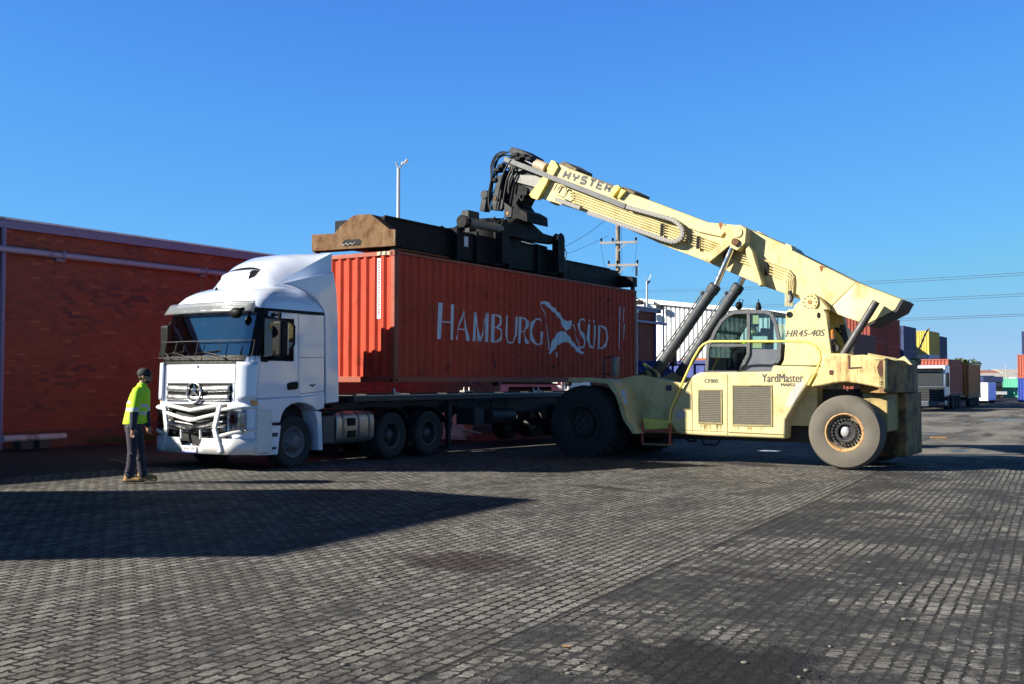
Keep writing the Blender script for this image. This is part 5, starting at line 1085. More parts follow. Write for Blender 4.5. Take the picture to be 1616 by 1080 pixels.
# ================================================================ spreader on the container
sp = base('container_spreader', FC, (6.1, 1.22, HZ+HH), 'black telescopic spreader frame with rusty end plate clamped on top of the long red container', 'spreader')
ZC = HZ+HH
EP = [(491.7, 370.5), (527, 368.6), (537, 357.5), (555, 341.7), (563, 338.9), (584.5, 338), (613.5, 361.7), (624, 362.2), (624, 388.5), (491.7, 397)]
ep = FC.yz(EP, -.06)
MB().prism(ep, 'x', -.06, -.01).build('end_plate', RUSTP, sp, bevel=.012)
eb = MB().prism([(y, z-.004) for y, z in ep], 'x', -.009, .26).build('end_beam', SPREAD, sp, bevel=.01)
sl = FC.yz([(540, 384), (544, 378.5), (568, 377.5), (571, 381), (569, 387.5), (545, 389)], -.062); MB().sheet(sl, 'x', -.0625).build('end_slot', BLACKP, sp, fix=False)
m = MB(); y_, z_ = sl[2]; 
for k in range(3): m.tube([(-.066, y_+.12+.13*k, z_-.06), (-.066, y_+.20+.13*k, z_-.11), (-.066, y_+.26+.13*k, z_-.08)], .012, 5)
m.build('slot_cable', CHAIN, sp)
MB().prism([(y, z-.005) for y, z in [(-.0, ZC+.12), (2.44, ZC+.12), (2.44, ZC+.42), (1.9, ZC+.5), (.6, ZC+.5), (0, ZC+.42)]], 'x', 11.93, 12.24).build('end_beam', SPREAD, sp, bevel=.012)
for x in (.09, 12.1):
    for y in (.09, 2.35): MB().box(x-.06, x+.06, y-.05, y+.05, ZC+.004, ZC+.13).build('twistlock', STEELD, sp)
for y in (.50, 1.46):
    MB().box(.26, 3.2, y, y+.5, 4.74, 5.36).box(.26, 3.2, y-.03, y+.02, 4.70, 4.76).box(.26, 3.2, y-.03, y+.02, 5.33, 5.38).build('telescopic_arm', SPREAD, sp, bevel=.008)
    MB().box(7.6, 11.95, y, y+.5, 4.66, 5.16).box(7.6, 11.95, y-.03, y+.02, 4.63, 4.68).box(7.6, 11.3, y-.03, y+.02, 5.13, 5.18).build('telescopic_arm', SPREAD, sp, bevel=.008)
    MB().bar((11.2, y+.1, 5.14), (12.0, y+.1, 4.74), .12, .10).build('end_brace', SPREAD, sp, bevel=.008)
MB().box(.3, 3.0, .52, .58, 4.66, 4.70).box(3.0, 7.9, .60, .75, 4.56, 4.64).box(3.0, 7.9, 1.7, 1.85, 4.56, 4.64).box(8.0, 11.5, .56, .7, 4.56, 4.62).build('slide_rail', ORANGE, sp, bevel=.006)
mf = MB(); mf.box(2.85, 8.05, .42, .98, 4.66, 5.36).box(2.85, 8.05, 1.44, 2.02, 4.66, 5.36)
for x in (2.85, 3.7, 5.2, 6.7, 7.95): mf.box(x, x+.1, .34, 2.10, 4.60, 5.42)
mf.box(4.7, 7.2, .98, 1.44, 4.9, 5.36).build('main_frame', SPREAD, sp, bevel=.01)
for x in (2.80, 8.02): MB().box(x, x+.06, .30, 2.14, 4.57, 5.40).build('frame_collar', SPREAD, sp, bevel=.02)
MB().box(3.25, 3.42, .405, .418, 5.0, 5.25).build('frame_label', LETTER, sp)
MB().box(8.12, 8.16, .3, .5, 4.7, 5.2).tube([(8.1, .4, 5.4), (8.25, .4, 5.5), (8.4, .4, 5.38), (8.36, .4, 5.2)], .015, 6).build('end_cable', HOSE, sp)
# side frame arms, cross tubes, rotator
for y, s in ((.22, 1), (2.22, -1)):
    MB().cyl((2.95, y, 5.56), (4.6, y, 5.58), .115, n=18).build('cross_tube', M('worn grey tube', (.14, .14, .13), .45, var=.3, vs=4, dirt=.3), sp)
    for x in (2.86, 3.02): MB().cyl((x, y, 5.56), (x+.06, y, 5.56), .15, n=18).build('tube_flange', SPREAD, sp)
    for x in (4.55, 7.45):
        m = MB(); m.prism([(x-.02, 4.70), (x+.34, 4.70), (x+.36, 5.66), (x+.30, 5.78), (x+.16, 5.83), (x+.02, 5.76), (x-.04, 5.64)], 'y', y-.10, y-.05).prism([(x-.02, 4.70), (x+.34, 4.70), (x+.36, 5.66), (x+.30, 5.78), (x+.16, 5.83), (x+.02, 5.76), (x-.04, 5.64)], 'y', y+.05, y+.10)
        m.box(x-.04, x+.01, y-.05, y+.05, 4.72, 5.6).build('side_arm', SPREAD, sp, bevel=.015)
    MB().prism([(5.0, 5.45), (6.2, 5.46), (7.6, 5.52), (7.6, 5.72), (6.9, 5.74), (6.2, 5.98), (5.5, 5.98), (5.0, 5.70)], 'y', y+s*.06, y+s*.34).build('side_beam', SPREAD, sp, bevel=.02)
MB().cyl((5.75, 1.22, 5.30), (5.75, 1.22, 5.72), .80, n=36).cyl((5.75, 1.22, 5.72), (5.75, 1.22, 6.0), .62, n=36).box(5.1, 6.4, .55, 1.9, 5.36, 5.62).build('rotator', SPREAD, sp, bevel=.015)
MB().cyl((3.2, 1.0, 5.30), (4.7, 1.0, 5.42), .06, n=12).cyl((6.0, .5, 5.44), (7.4, .5, 5.40), .05, n=12).build('shift_cylinder', CHROME, sp)
a = FC.Y(735, 342, .7); MB().box(a.x+.02, a.x+.5, .62, .85, 5.76, 5.99).box(a.x+.1, a.x+.4, .65, .8, 5.42, 5.76).build('valve_box', HEADG, sp, bevel=.015)
m = MB(); rnd = random.Random(4)
for i in range(9):
    x = a.x+.55+.1*i; m.tube([(x, .5+.1*rnd.random(), 5.66), (x+.1, .45, 5.8+.15*rnd.random()), (x+.25, .6, 5.75)], .02, 5)
m.build('valve_hose', HOSE, sp); m = MB()
for i in range(6): x = a.x+.62+.11*i; m.box(x, x+.05, .42, .47, 5.62, 5.72)
m.build('valve_fittings', M('brass fittings', (.45, .36, .18), .35, metal=.6), sp)
unbase()
# ================================================================ the yard behind
MAROON = M('maroon container paint', (.22, .055, .04), .7, var=.2, dirt=.2, streak=.2, spec=.2); PLUM = M('plum grey container paint', (.13, .065, .065), .7, var=.2, dirt=.2)
BLUEC = M('dark blue container paint', (.028, .042, .12), .6, var=.2, dirt=.15); YELC = M('yellow container paint', (.50, .39, .07), .7, var=.15, dirt=.2); PALE = M('pale grey container paint', (.48, .52, .55), .6, var=.12, dirt=.2)
ORC = M('orange container paint', (.50, .17, .05), .6, var=.15, dirt=.2); REDC = M('red container paint', (.34, .08, .05), .6, var=.15, dirt=.15); COB = M('cobalt container paint', (.02, .05, .30), .55, var=.15, dirt=.1); GREENC = M('mint green container paint', (.10, .42, .26), .6, var=.15)
GS = 'stacked containers across the yard'
def stackbox(px, d, lev, L, mat, label, z0=None, H=2.59, name='shipping_container', group=GS, lit_end=None):
    p = atd(px, 603, d); g = gz(p.x) if z0 is None else z0
    sea_box(name, (p.x, p.y, g+lev*(H+.004)), UANG, L, H, mat, mat, label, group, lit_end_mat=lit_end)
T20 = 6.06
stackbox(1347, 70, 0, T20, MAROON, 'maroon container at ground level below the plum grey one behind the boom foot'); stackbox(1347, 70, 1, T20, PLUM, 'plum grey container on top of a stack two high, right behind the stacker exhaust', lit_end=REDC)  # plum box: end wall painted a brighter red, as if sunlit
stackbox(1374, 84, 0, T20, MAROON, 'bottom maroon container of the stack hidden behind the plum grey one'); stackbox(1374, 84, 1, T20, MAROON, 'middle maroon container of the stack hidden behind the plum grey one'); stackbox(1374, 84, 2, T20, MAROON, 'top maroon container just under the tail of the raised boom')
for i, t in enumerate(('bottom maroon container of the tall stack left of the dark blue containers', 'maroon container in the middle of the tall stack left of the dark blue containers', 'maroon container on top of the tall stack left of the dark blue container')): stackbox(1397, 94, i, T20, MAROON, t, lit_end=REDC)  # sun on the maroon end walls put in as a brighter red
for i, t in enumerate(('lowest dark blue container of the stack between the maroon and the yellow ones', 'middle dark blue container of the stack between the maroon and the yellow ones', 'top dark blue container between the maroon stack and the yellow container')): stackbox(1427, 108, i, T20, BLUEC, t)
stackbox(1467, 118, 0, T20, REDC, 'red container at the foot of the stack with the yellow one on top'); stackbox(1467, 118, 1, T20, PALE, 'pale grey container under the yellow container'); stackbox(1467, 118, 2, T20, YELC, 'yellow container on top of the pale grey one')
for i, t in enumerate(('bottom dark blue container of the stack right behind the yellow container', 'middle dark blue container of the stack right behind the yellow container', 'top dark blue container right behind the yellow container')): stackbox(1481, 130, i, T20, BLUEC, t)
stackbox(1645, 116, 0, T20, COB, 'cobalt blue container at ground level at the right edge of the yard'); stackbox(1645, 116, 1, T20, REDC, 'red container resting on the cobalt blue one at the right edge'); stackbox(1652, 117, 2, T20, BLUEC, 'dark blue container topmost at the right edge of the yard')
stackbox(1606, 150, 0, T20, GREENC, 'long mint green container low on the ground far across the yard', H=1.5, group='mint green bins far across the yard'); stackbox(1611, 156, 1, T20, GREENC, 'mint green container raised behind the lower green one', H=1.4, group='mint green bins far across the yard')
# containers on the far road train
stackbox(1497, 82, 0, T20, REDC, 'red container on the trailer right behind the dark grey truck', z0=.72, H=2.7, group='containers on the far road train'); stackbox(1529, 89, 0, T20, ORC, 'orange container on the rear trailer of the far road train', z0=.45, H=2.7, group='containers on the far road train')
# stack standing just outside the left edge; its shadow lies across the paving
B0 = ground(835, 789); HT = 3*2.594; k = -HT/SDIR.z; e_ = Vector((.42, .91)).normalized()
bx_, by_ = B0.x-SDIR.x*k, B0.y-SDIR.y*k; an = math.atan2(e_.y, e_.x)
for i, (mt, t) in enumerate(((BLUEC, 'lowest container, dark blue, of the stack outside the left edge'), (REDC, 'red container in the middle of the stack outside the left edge'), (MAROON, 'maroon container on top of the stack outside the left edge'))):
    sea_box('shipping_container', (bx_-e_.x*T20, by_-e_.y*T20, i*2.594), an, T20, 2.59, mt, mt, t, 'containers standing left of the view')
# ---- generic cab-over truck, front at x=0 facing -x
def plain_truck(loc, ang, label, cab_m, low_m, H=3.0, L=6.5, W=2.5, band=None, emblem=False, axles=(1.35, 4.6, 5.9), group=None):
    r = empty('semi_truck', loc, ang, label, 'truck', group); m = MB()
    pr = [(.02, .95), (0, 1.3), (.02, 1.75), (.22, H-.45), (.40, H-.12), (.9, H), (2.05, H+.02), (2.05, .95)]
    m.prism(pr, 'y', 0, W); m.build('cab', cab_m, r, bevel=.12, seg=3)
    MB().prism([(-.045, 1.72), (.165, H-.50), (.15, H-.50), (-.06, 1.72)], 'y', .14, W-.14).build('windscreen', M('dark windscreen', (.012, .016, .02), .35, var=.1, spec=.35, rv=.03), r, bevel=.01)
    MB().prism([(.10, H-.42), (-.14, H-.40), (-.14, H-.36), (.16, H-.22)], 'y', .1, W-.1).build('sun_visor', BLACKP, r)
    q = MB().prism([(-.05, .62), (-.03, 1.62), (.05, 1.62), (.05, .62)], 'y', .42, W-.42).build('grille', band or BLACKP, r, bevel=.02)
    m = MB()
    for z in (.78, .96, 1.14, 1.32, 1.48): m.box(-.075, -.05, .45, W-.45, z, z+.05)
    m.build('grille_bar', M('grey grille bar', (.05, .052, .056), .5), q)
    if emblem:
        m = MB(); m.bar((-.085, W-.55, .85), (-.085, .55, 1.45), .02, .05).tube([(-.09, W/2+.10*math.cos(a*.524), 1.15+.10*math.sin(a*.524)) for a in range(12)], .02, 6, closed=True); m.build('emblem', CHROME, q)
    m = MB().prism([(-.12, .22), (-.12, .62), (-.02, .66), (.9, .66), (.9, .30)], 'y', -.01, W+.01).build('bumper', low_m, r, bevel=.06, seg=3)
    for y in (.05, W-.40): MB().box(-.14, -.10, y, y+.35, .66-.30, .60).build('headlight', LAMPG, r, bevel=.02)
    for y0, y1 in ((-.005, .03), (W-.03, W+.005)):
        MB().prism([(.5, 1.75), (.62, H-.6), (1.35, H-.6), (1.35, 1.75)], 'y', y0-.004, y1+.004).build('side_window', M('dark side glass', (.02, .025, .03), .1, spec=.8), r); MB().prism([(.1, .95), (.1, 1.65), (.36, 1.65), (.5, .95)], 'y', y0-.012, y1+.012).build('corner_deflector', WHITE, r)
    for y in (-.28, W+.08): MB().box(.0, .16, y, y+.2, 1.65, H-.55).build('side_mirror', BLACKP, r, bevel=.04)
    MB().box(.4, L, .75, W-.75, .55, .95).build('chassis_frame', STEELD, r)
    for x in axles:
        for y, s in ((.16, -1), (W-.16, 1)): ring_wheel(r, (x, y, .5), (0, s, 0), .5, .32, .29, .03, TYRE, RIMD, n=24, bolts=0)
    return r
# white truck parked beyond the trailer
p = FC.world((12.3, 2.75, 0)); plain_truck((p.x, p.y, gz(p.x)), UANG, 'white truck parked behind the black skeletal trailer, seen under the hanging container', WHITE, WHITEB, H=3.0, emblem=True)
p = FC.world((6.9, 2.95, 0)); bx = base('storage_box', Frame((p.x, p.y, gz(p.x)), UANG), (0, 0, 0), 'small white sunlit box with pipes standing behind the skeletal trailer', 'box')  # box added in place of the parked truck's bumper corner
MB().box(0, .5, 0, .75, .10, .85).build('box_body', WHITEB, bx, bevel=.05); MB().box(-.06, 0, -.1, .8, .06, .16).build('foot_rail', GALV, bx)
m = MB(); m.tube([(-.04, .9, .9), (-.05, .3, .55), (-.04, -.1, .35), (.0, -.6, .25)], .03, 6).tube([(-.03, .5, .8), (-.03, .45, .5), (-.03, .6, .3)], .02, 5).build('pipe', WHITEB, bx)
# far road train: dark grey truck facing the camera
p = atd(1491, 603, 77.5); rt = plain_truck((p.x, p.y, gz(p.x)), UANG, 'dark grey truck with white roof at the head of the far road train', M('white truck roof', (.74, .75, .78), .3, coat=.5), M('grey truck bumper', (.07, .08, .10), .35, coat=.4), H=3.25, band=M('charcoal truck front', (.012, .013, .015), .5, spec=.2), axles=(1.35, 3.4))
q_ = MB(); q_.prism([(-.06, .64), (-.055, 1.66), (.03, 1.66), (.03, .64)], 'y', .05, 2.45).build('lower_front', M('charcoal cab front', (.02, .022, .026), .5, spec=.2), rt, bevel=.03)
def low_trailer(px, d, L, label, z):
    p = atd(px, 603, d); g = gz(p.x); r = empty('container_trailer', (p.x, p.y, g), UANG, label, 'trailer', 'trailers of the far road train'); z -= g
    MB().box(-.4, L+.3, .5, .65, z-.35, z-.03).box(-.4, L+.3, 1.8, 1.95, z-.35, z-.03).box(-.4, L+.3, .02, .1, z-.16, z-.01).box(-.4, L+.3, 2.34, 2.42, z-.16, z-.01).box(-.45, -.35, .02, 2.42, z-.3, z-.01).build('deck_frame', STEELD, r)
    for x in (1.0, 2.3, 3.6, 4.9):
        for y, s in ((.2, -1), (2.24, 1)): ring_wheel(r, (x, y, .5), (0, s, 0), .5, .36, .29, .03, TYRE, RIMD, n=20, bolts=0)
        MB().box(x-.6, x+.6, -.02, .45, 1.0, 1.05).build('mudguard', BLACKP, r)
low_trailer(1497, 82, T20, 'front skeletal trailer of the far road train under the red container', .72); low_trailer(1529, 89, T20, 'rear skeletal trailer of the far road train under the orange container', .45)
# ---- corrugated shed beyond the warehouse
o = atd(1047, 603, 95); FSH = Frame((o.x, o.y, 0), UANG-math.pi/2)
sh = base('corrugated_shed', FSH, (0, 0, 0), 'white corrugated shed with gable end, beyond the brick warehouse', 'shed')
top = FSH.xz([(940, 470.5), (1250, 499)], 0); x0, x1 = top[0][0], top[1][0]; gy = lambda x: top[0][1]+(top[1][1]-top[0][1])*(x-x0)/(x1-x0)
RIB = M('ribbed grey white cladding', (.62, .63, .64), .5, metal=.1, var=.08, dirt=.12, dcol=(.4, .4, .4)); WCL = M('white cladding', (.80, .80, .80), .5, var=.05)
def clad(xa, xb, y, per, dep, mat, nm):
    m = MB(); n = int((xb-xa)/per); ts = []
    for i in range(n): a = xa+i*per; ts += [(a, 0), (a+per*.62, 0), (a+per*.7, dep), (a+per*.92, dep)]
    ts.append((xb, 0)); vs = []
    for t, d in ts: vs += [(t, y+d, -1), (t, y+d, gy(t))]
    m.add(vs, [(2*i, 2*i+2, 2*i+3, 2*i+1) for i in range(len(ts)-1)]); return m.build(nm, mat, sh, smooth=15, fix=False)
clad(0, x1, 0, .42, .16, RIB, 'ribbed_wall'); clad(x0, 0, -.12, .9, .05, WCL, 'white_wall')
MB().prism([(x0, gy(x0)-.05), (x1, gy(x1)-.05), (x1, gy(x1)+.30), (x0, gy(x0)+.30)], 'y', -.3, 40).build('roof', WCL, sh)
MB().prism([(x0, -1), (x1, -1), (x1, gy(x1)-.06), (x0, gy(x0)-.06)], 'y', .3, 39).build('back_wall', RIB, sh)
for x, y in ((1002, 476), (1033, 484)):
    q = FSH.xz([(x, y)], -.3)[0]; m = MB(); m.tube([(q[0], -.2, q[1]+.2), (q[0], -.5, q[1]+.4), (q[0]+.6, -.6, q[1]+.1)], .05, 5); m.box(q[0]+.4, q[0]+.9, -.9, -.5, q[1]-.35, q[1]+.05).box(q[0]-.25, q[0]+.15, -.7, -.4, q[1]-1.0, q[1]-.5); m.build('wall_light', BLACKP, sh)
unbase()
# ---- blue skip and grey post behind the stacker
o = atd(1010, 603, 46); fb = Frame((o.x, o.y, gz(o.x)), UANG-math.pi/2)
sk = base('skip_bin', fb, (0, 0, 0), 'blue steel skip bin behind the lift cylinders of the reach stacker', 'skip bin')
m = MB(); m.prism([(-.2, .1), (-.55, 2.75), (3.0, 2.75), (2.7, .1)], 'y', 0, 1.8); m.build('bin_body', M('blue skip paint', (.045, .065, .26), .5, var=.2, dirt=.25), sk, bevel=.03)
m = MB()
for i in range(6): m.box(-.1+.5*i, .0+.5*i, -.08, -.002, .2, 2.6)
m.box(-.6, 3.05, -.1, 0, 2.62, 2.76).build('rib', M('darker blue skip paint', (.03, .045, .19), .5, var=.2), sk); MB().box(1.9, 3.0, .1, 1.7, 2.76, 2.86).build('rust_lid', ORANGE, sk); unbase()
o = atd(1001.5, 603, 42); pz = gz(o.x); po = base('steel_post', Frame((o.x, o.y, pz), UANG), (0, 0, 0), 'grey steel post standing between the hanging container and the blue skip', 'post')
h_ = 1.66+(603-489)/1684*42-pz; MB().box(-.11, .11, -.10, .10, 0, h_).build('column', M('weathered blue grey steel', (.20, .23, .27), .5, metal=.3, var=.2, dirt=.3), po, bevel=.01); MB().box(-.14, .14, -.13, .13, h_-.12, h_+.02).box(-.2, .2, -.2, .2, 0, .03).build('cap', GALV, po)
# ---- floodlight masts, power pole, wires
def mast(px, ytop, d, label, r, lamps):
    p = atd(px, ytop, d); g = gz(p.x); t = empty('floodlight_mast', (p.x, p.y, g), 0, label, 'mast'); h = p.z-g
    MB().tube([(0, 0, 0), (0, 0, h*.5), (0, 0, h)], [r*1.5, r*1.25, r], 12).build('pole', GALV, t)
    s = d/1684
    m = MB().tube([(-3*s, 0, h+7*s), (-2.5*s, 0, h+4*s), (0, 0, h), (3*s, 0, h+2*s), (6*s, 0, h+8*s), (6.5*s, 0, h+10*s)], .035, 6).build('bracket', GALV, t)
    for dx, dz, w_, up in lamps:
        c = Vector((dx*s, 0, h+dz*s)); MB().bar(c+Vector((-w_*s, 0, -w_*s*1.1)), c+Vector((w_*s, 0, w_*s*1.1)), 8*s, w_*1.1*s).build('floodlight', up, t, bevel=.03)
mast(629, 266, 48, 'tall galvanised floodlight mast rising behind the hanging container', .075, ((12, 11, 3.0, M('pale lamp housing', (.42, .38, .35), .5)), (-3.5, 8, 1.2, GALV)))
mast(1021, 444, 80, 'thin floodlight mast in front of the white corrugated shed', .07, ((2.5, -2, 2.2, BLACKP),))
p = atd(975, 335, 72); g = gz(p.x); pw = empty('power_pole', (p.x, p.y, g), R(-12), 'timber power pole with two crossarms under the raised boom', 'power pole'); h = p.z-g; s = 72/1684
WOOD = M('weathered pole timber', (.20, .17, .14), .85, var=.25)
MB().tube([(0, 0, 0), (0, 0, h)], [.19, .15], 12).build('pole', WOOD, pw)
for yy, a, b in ((384, -28, 31), (420, -16, 33)):
    z = h-(yy-335)*s; o = MB().box(a*s, b*s, -.24, -.14, z-.08, z+.08).bar((0, -.2, z-18*s*.8), (13*s, -.2, z-.05), .05, .06).build('crossarm', M('grey crossarm', (.36, .34, .31), .7, var=.2), pw)
    m = MB()
    for q in (a+2, (a+b)/2-9, b-2): m.lathe([(.03, 0), (.08, .05), (.05, .1), (.09, .16), (.03, .25)], (q*s, -.19, z+.08), (0, 0, 1), 10)
    m.build('insulator', BLACKP, o)
z = h-420*s+335*s; MB().box(28*s, 31*s, -.3, -.05, z-.75, z-.1).build('switch', STEELD, pw)
WIRE = M('grey power line', (.03, .032, .04), .9, spec=.1)
def wire(a, b, sag, label, r=.018):
    P, Q = atd(*a), atd(*b); m = MB(); m.tube([P.lerp(Q, i/24)-Vector((0, 0, sag*4*(i/24)*(1-i/24))) for i in range(25)], r, 4); tag(m.build('power_line', WIRE), label, 'power line', 'power lines')
for i, (y0, y1) in enumerate(((459, 424), (462, 428), (486, 458), (489, 462), (512, 491), (515, 494))):
    wire((1000, y0, 150), (1720, y1, 75), .25, 'power line crossing the right sky, number %s of six counted from the top' % ('one', 'two', 'three', 'four', 'five', 'six')[i], .020)
wire((955, 348, 72), (700, 430, 40), .8, 'power line sloping down to the left from the pole top, upper of two', .014); wire((960, 372, 72), (760, 424, 60), .5, 'power line sloping down to the left from the pole, lower of two', .012)
wire((948, 384, 71.5), (969, 432, 71.8), 1.2, 'slack dropper cable left of the power pole', .014); wire((1005, 384, 71.5), (998, 428, 71.8), .4, 'slack dropper cable right of the power pole', .014); wire((980, 340, 71.8), (982, 440, 71.8), 0, 'straight earth cable running down the power pole', .014)
# ---- far edge of the yard
def shed(px, d, w_, dp, h, mat, rmat, label, ang=.1):
    p = atd(px, 603, d); r = empty('low_shed', (p.x, p.y, gz(p.x)), ang, label, 'shed', 'low sheds on the far side'); MB().box(0, w_, 0, dp, -.5, h).build('wall', mat, r); MB().prism([(-.4, h), (dp/2, h+dp*.12), (dp+.4, h), (dp+.4, h+.15), (dp/2, h+dp*.12+.15), (-.4, h+.15)], 'x', -.4, w_+.4).build('roof', rmat, r)
BEI = M('beige sheet wall', (.42, .38, .32), .7, var=.15); GRY = M('grey roof sheet', (.40, .37, .33), .6, var=.15)
shed(1532, 230, 9, 14, 3.2, BEI, M('terracotta roof', (.3, .12, .08), .7), 'low shed with terracotta roof far behind the orange container'); shed(1549, 210, 13, 12, 2.6, BEI, GRY, 'long beige shed with grey roof behind the white box trailer'); shed(1480, 260, 14, 15, 4, BEI, GRY, 'beige shed farthest away behind the container stacks'); shed(1600, 240, 20, 15, 3.5, M('pale shed wall', (.6, .58, .54), .7), GRY, 'pale shed beyond the mint green bins')
p = atd(1549, 603, 104); wt = empty('box_trailer', (p.x, p.y, gz(p.x)), UANG, 'plain white box trailer beyond the far road train', 'trailer'); MB().box(0, 5, -.6, 1.2, .25, 2.05).build('box_body', WHITE, wt, bevel=.04)
for x in (3.2, 4.2):
    for y, s_ in ((-.4, -1), (1.0, 1)): ring_wheel(wt, (x, y, .5), (0, s_, 0), .5, .36, .29, .03, TYRE, RIMD, n=16, bolts=0)
MB().box(.5, .7, -.3, .9, 0, .3).build('landing_leg', STEELD, wt)
p = atd(1553, 603, 140); tt = empty('tank_trailer', (p.x, p.y, gz(p.x)), R(-6), 'dark tank trailer with white running boards beyond the far road train', 'trailer'); m = MB().tube([(0, 1.2, 1.7), (.2, 1.2, 1.7), (2.3, 1.2, 1.7), (2.5, 1.2, 1.7)], [.7, .95, .95, .7], 20); m.build('tank', M('dark steel tank', (.05, .055, .06), .35, metal=.5), tt, smooth=50)
MB().box(0, 2.5, .3, 2.1, 2.2, 2.9).build('tank_cover', BLUEC, tt); MB().box(-.5, 2.9, .1, .2, .55, .95).box(-.5, 2.9, 2.2, 2.3, .55, .95).box(-.5, 2.9, .3, 2.1, .8, .9).build('running_board', WHITEB, tt)
for x in (.3, 1.2, 2.1):
    for y, s_ in ((.3, -1), (2.1, 1)): ring_wheel(tt, (x, y, .48), (0, s_, 0), .48, .3, .28, .03, TYRE, RIMD, n=16, bolts=0)
p = atd(1590, 603, 146); plain_truck((p.x-1.5, p.y, gz(p.x)), R(80), 'black truck far away beside the mint green bins', M('black truck paint', (.02, .022, .03), .4, coat=.4), STEELD, H=3.1, L=5, axles=(1.3, 4))
p = atd(1601, 603, 190); sl_ = empty('storage_tank', (p.x, p.y, gz(p.x)), 0, 'white storage tank far beyond the mint green bins', 'tank'); MB().cyl((0, 0, 0), (0, 0, 3.2), .9, n=20).build('shell', WHITE, sl_); MB().tube([(.9, -.3, 0), (.9, -.3, 3.6), (0, -.3, 3.8)], .05, 6).build('ladder_pipe', BLUEC, sl_)
p = atd(1587, 575, 200); lp = MB().cyl((p.x, p.y, gz(p.x)), (p.x, p.y, p.z), .09, .05, 8).build('lamp_post', GALV); tag(lp, 'slender grey lamp post on the far side of the yard', 'lamp post')
# ---- trees
LEAF = [M('leaf %d' % i, c, .7, var=.35, vs=.8) for i, c in enumerate(((.045, .075, .022), (.07, .10, .035), (.10, .12, .05)))]
BARK = M('bark', (.10, .08, .06), .9)
def tree(px, d, h, rad, label, n=1500, seed=1, leaf=.22):
    p = atd(px, 603, d); r = empty('tree', (p.x, p.y, gz(p.x)), 0, label, 'tree', 'trees on the far side of the yard'); rn = random.Random(seed)
    m = MB().tube([(0, 0, -.3), (.05, 0, h*.4), (0, .05, h*.75)], [h*.035, h*.025, h*.01], 8); cl = []
    for i in range(9):
        a = rn.uniform(0, 6.28); q = Vector((math.cos(a)*rad*.6*rn.random(), math.sin(a)*rad*.6*rn.random(), h*rn.uniform(.5, .92))); m.tube([(0, 0, h*rn.uniform(.3, .55)), q*.6+Vector((0, 0, h*.25)), q], [h*.012, h*.008, h*.003], 5); cl.append((q, rad*rn.uniform(.35, .6)))
    m.build('trunk', BARK, r); c = MB()
    for i in range(n):
        q, k = rn.choice(cl); v = Vector((rn.gauss(0, 1), rn.gauss(0, 1), rn.gauss(0, 1))).normalized()*k*rn.random()**.4; v.z *= .75; s_ = leaf*rn.uniform(.6, 1.5); u1 = Vector((rn.gauss(0, 1), rn.gauss(0, 1), rn.gauss(0, 1))).normalized()*s_; u2 = u1.orthogonal().normalized()*s_*.6; c.mi = rn.choice((0, 0, 1, 1, 2)); o = q+v
        c.add([o-u1, o+u2, o+u1, o-u2], [(0, 1, 2, 3)])
    c.build('crown', LEAF, r, fix=False)
tree(1522, 150, 5.2, 2.2, 'round tree top showing just above the orange container', 1800, 2)
for i, (px, d, h, l_) in enumerate(((1561, 290, 5.2, 'small dark tree behind the long beige shed'), (1574, 300, 4.0, 'lower of the two dark trees behind the long beige shed'), (1548, 330, 4.2, 'tree peeping over the terracotta roof far away'), (1500, 300, 6.5, 'tree hidden behind the far red container'))): tree(px, d, h, h*.55, l_, 700, 5+i, .4)
tl = MB(); rn = random.Random(11)
for i in range(9000):
    x = rn.uniform(-60, 420); o = Vector((x, 420+rn.uniform(-8, 8), rn.random()**1.4*(3.2+1.6*math.sin(x*.05)+1.2*math.sin(x*.17)))); s_ = rn.uniform(.4, 1.0); u1 = Vector((rn.gauss(0, 1), rn.gauss(0, 1), rn.gauss(0, 1))).normalized()*s_; u2 = u1.orthogonal().normalized()*s_; tl.mi = rn.choice((0, 0, 1, 2)); tl.add([o-u1, o+u2, o+u1, o-u2], [(0, 1, 2, 3)])
tag(tl.build('treeline', LEAF, fix=False), 'distant line of trees along the horizon', 'treeline', kind='stuff')
li = MB(); rn = random.Random(8)
for i in range(70):
    q = ground(rn.uniform(500, 1600), rn.uniform(770, 1075)); s_ = rn.uniform(.006, .02); li.ball((q.x, q.y, gz(q.x)+s_*.4), s_, (rn.uniform(.6, 1.5), rn.uniform(.6, 1.5), .6), 4)
tag(li.build('gravel', M('loose grit', (.14, .13, .11), .9, var=.5, vs=30), smooth=20), 'loose grit scattered over the paving', 'grit', kind='stuff')
for px, py, l_ in ((894, 1021, 'small orange scrap lying on the dirty paving in the foreground'), (1481, 692, 'orange board lying on the asphalt right of the reach stacker')):
    q = ground(px, py); s_ = .03 if py > 900 else .30; tag(MB().prism([(-s_, -s_*.3), (s_*.9, -s_*.25), (s_, s_*.2), (-s_*.8, s_*.35)], 'z', 0, s_*.15).build('scrap', M('orange scrap', (.55, .28, .1), .7)), l_, 'litter').location = (q.x, q.y, gz(q.x)+.003)
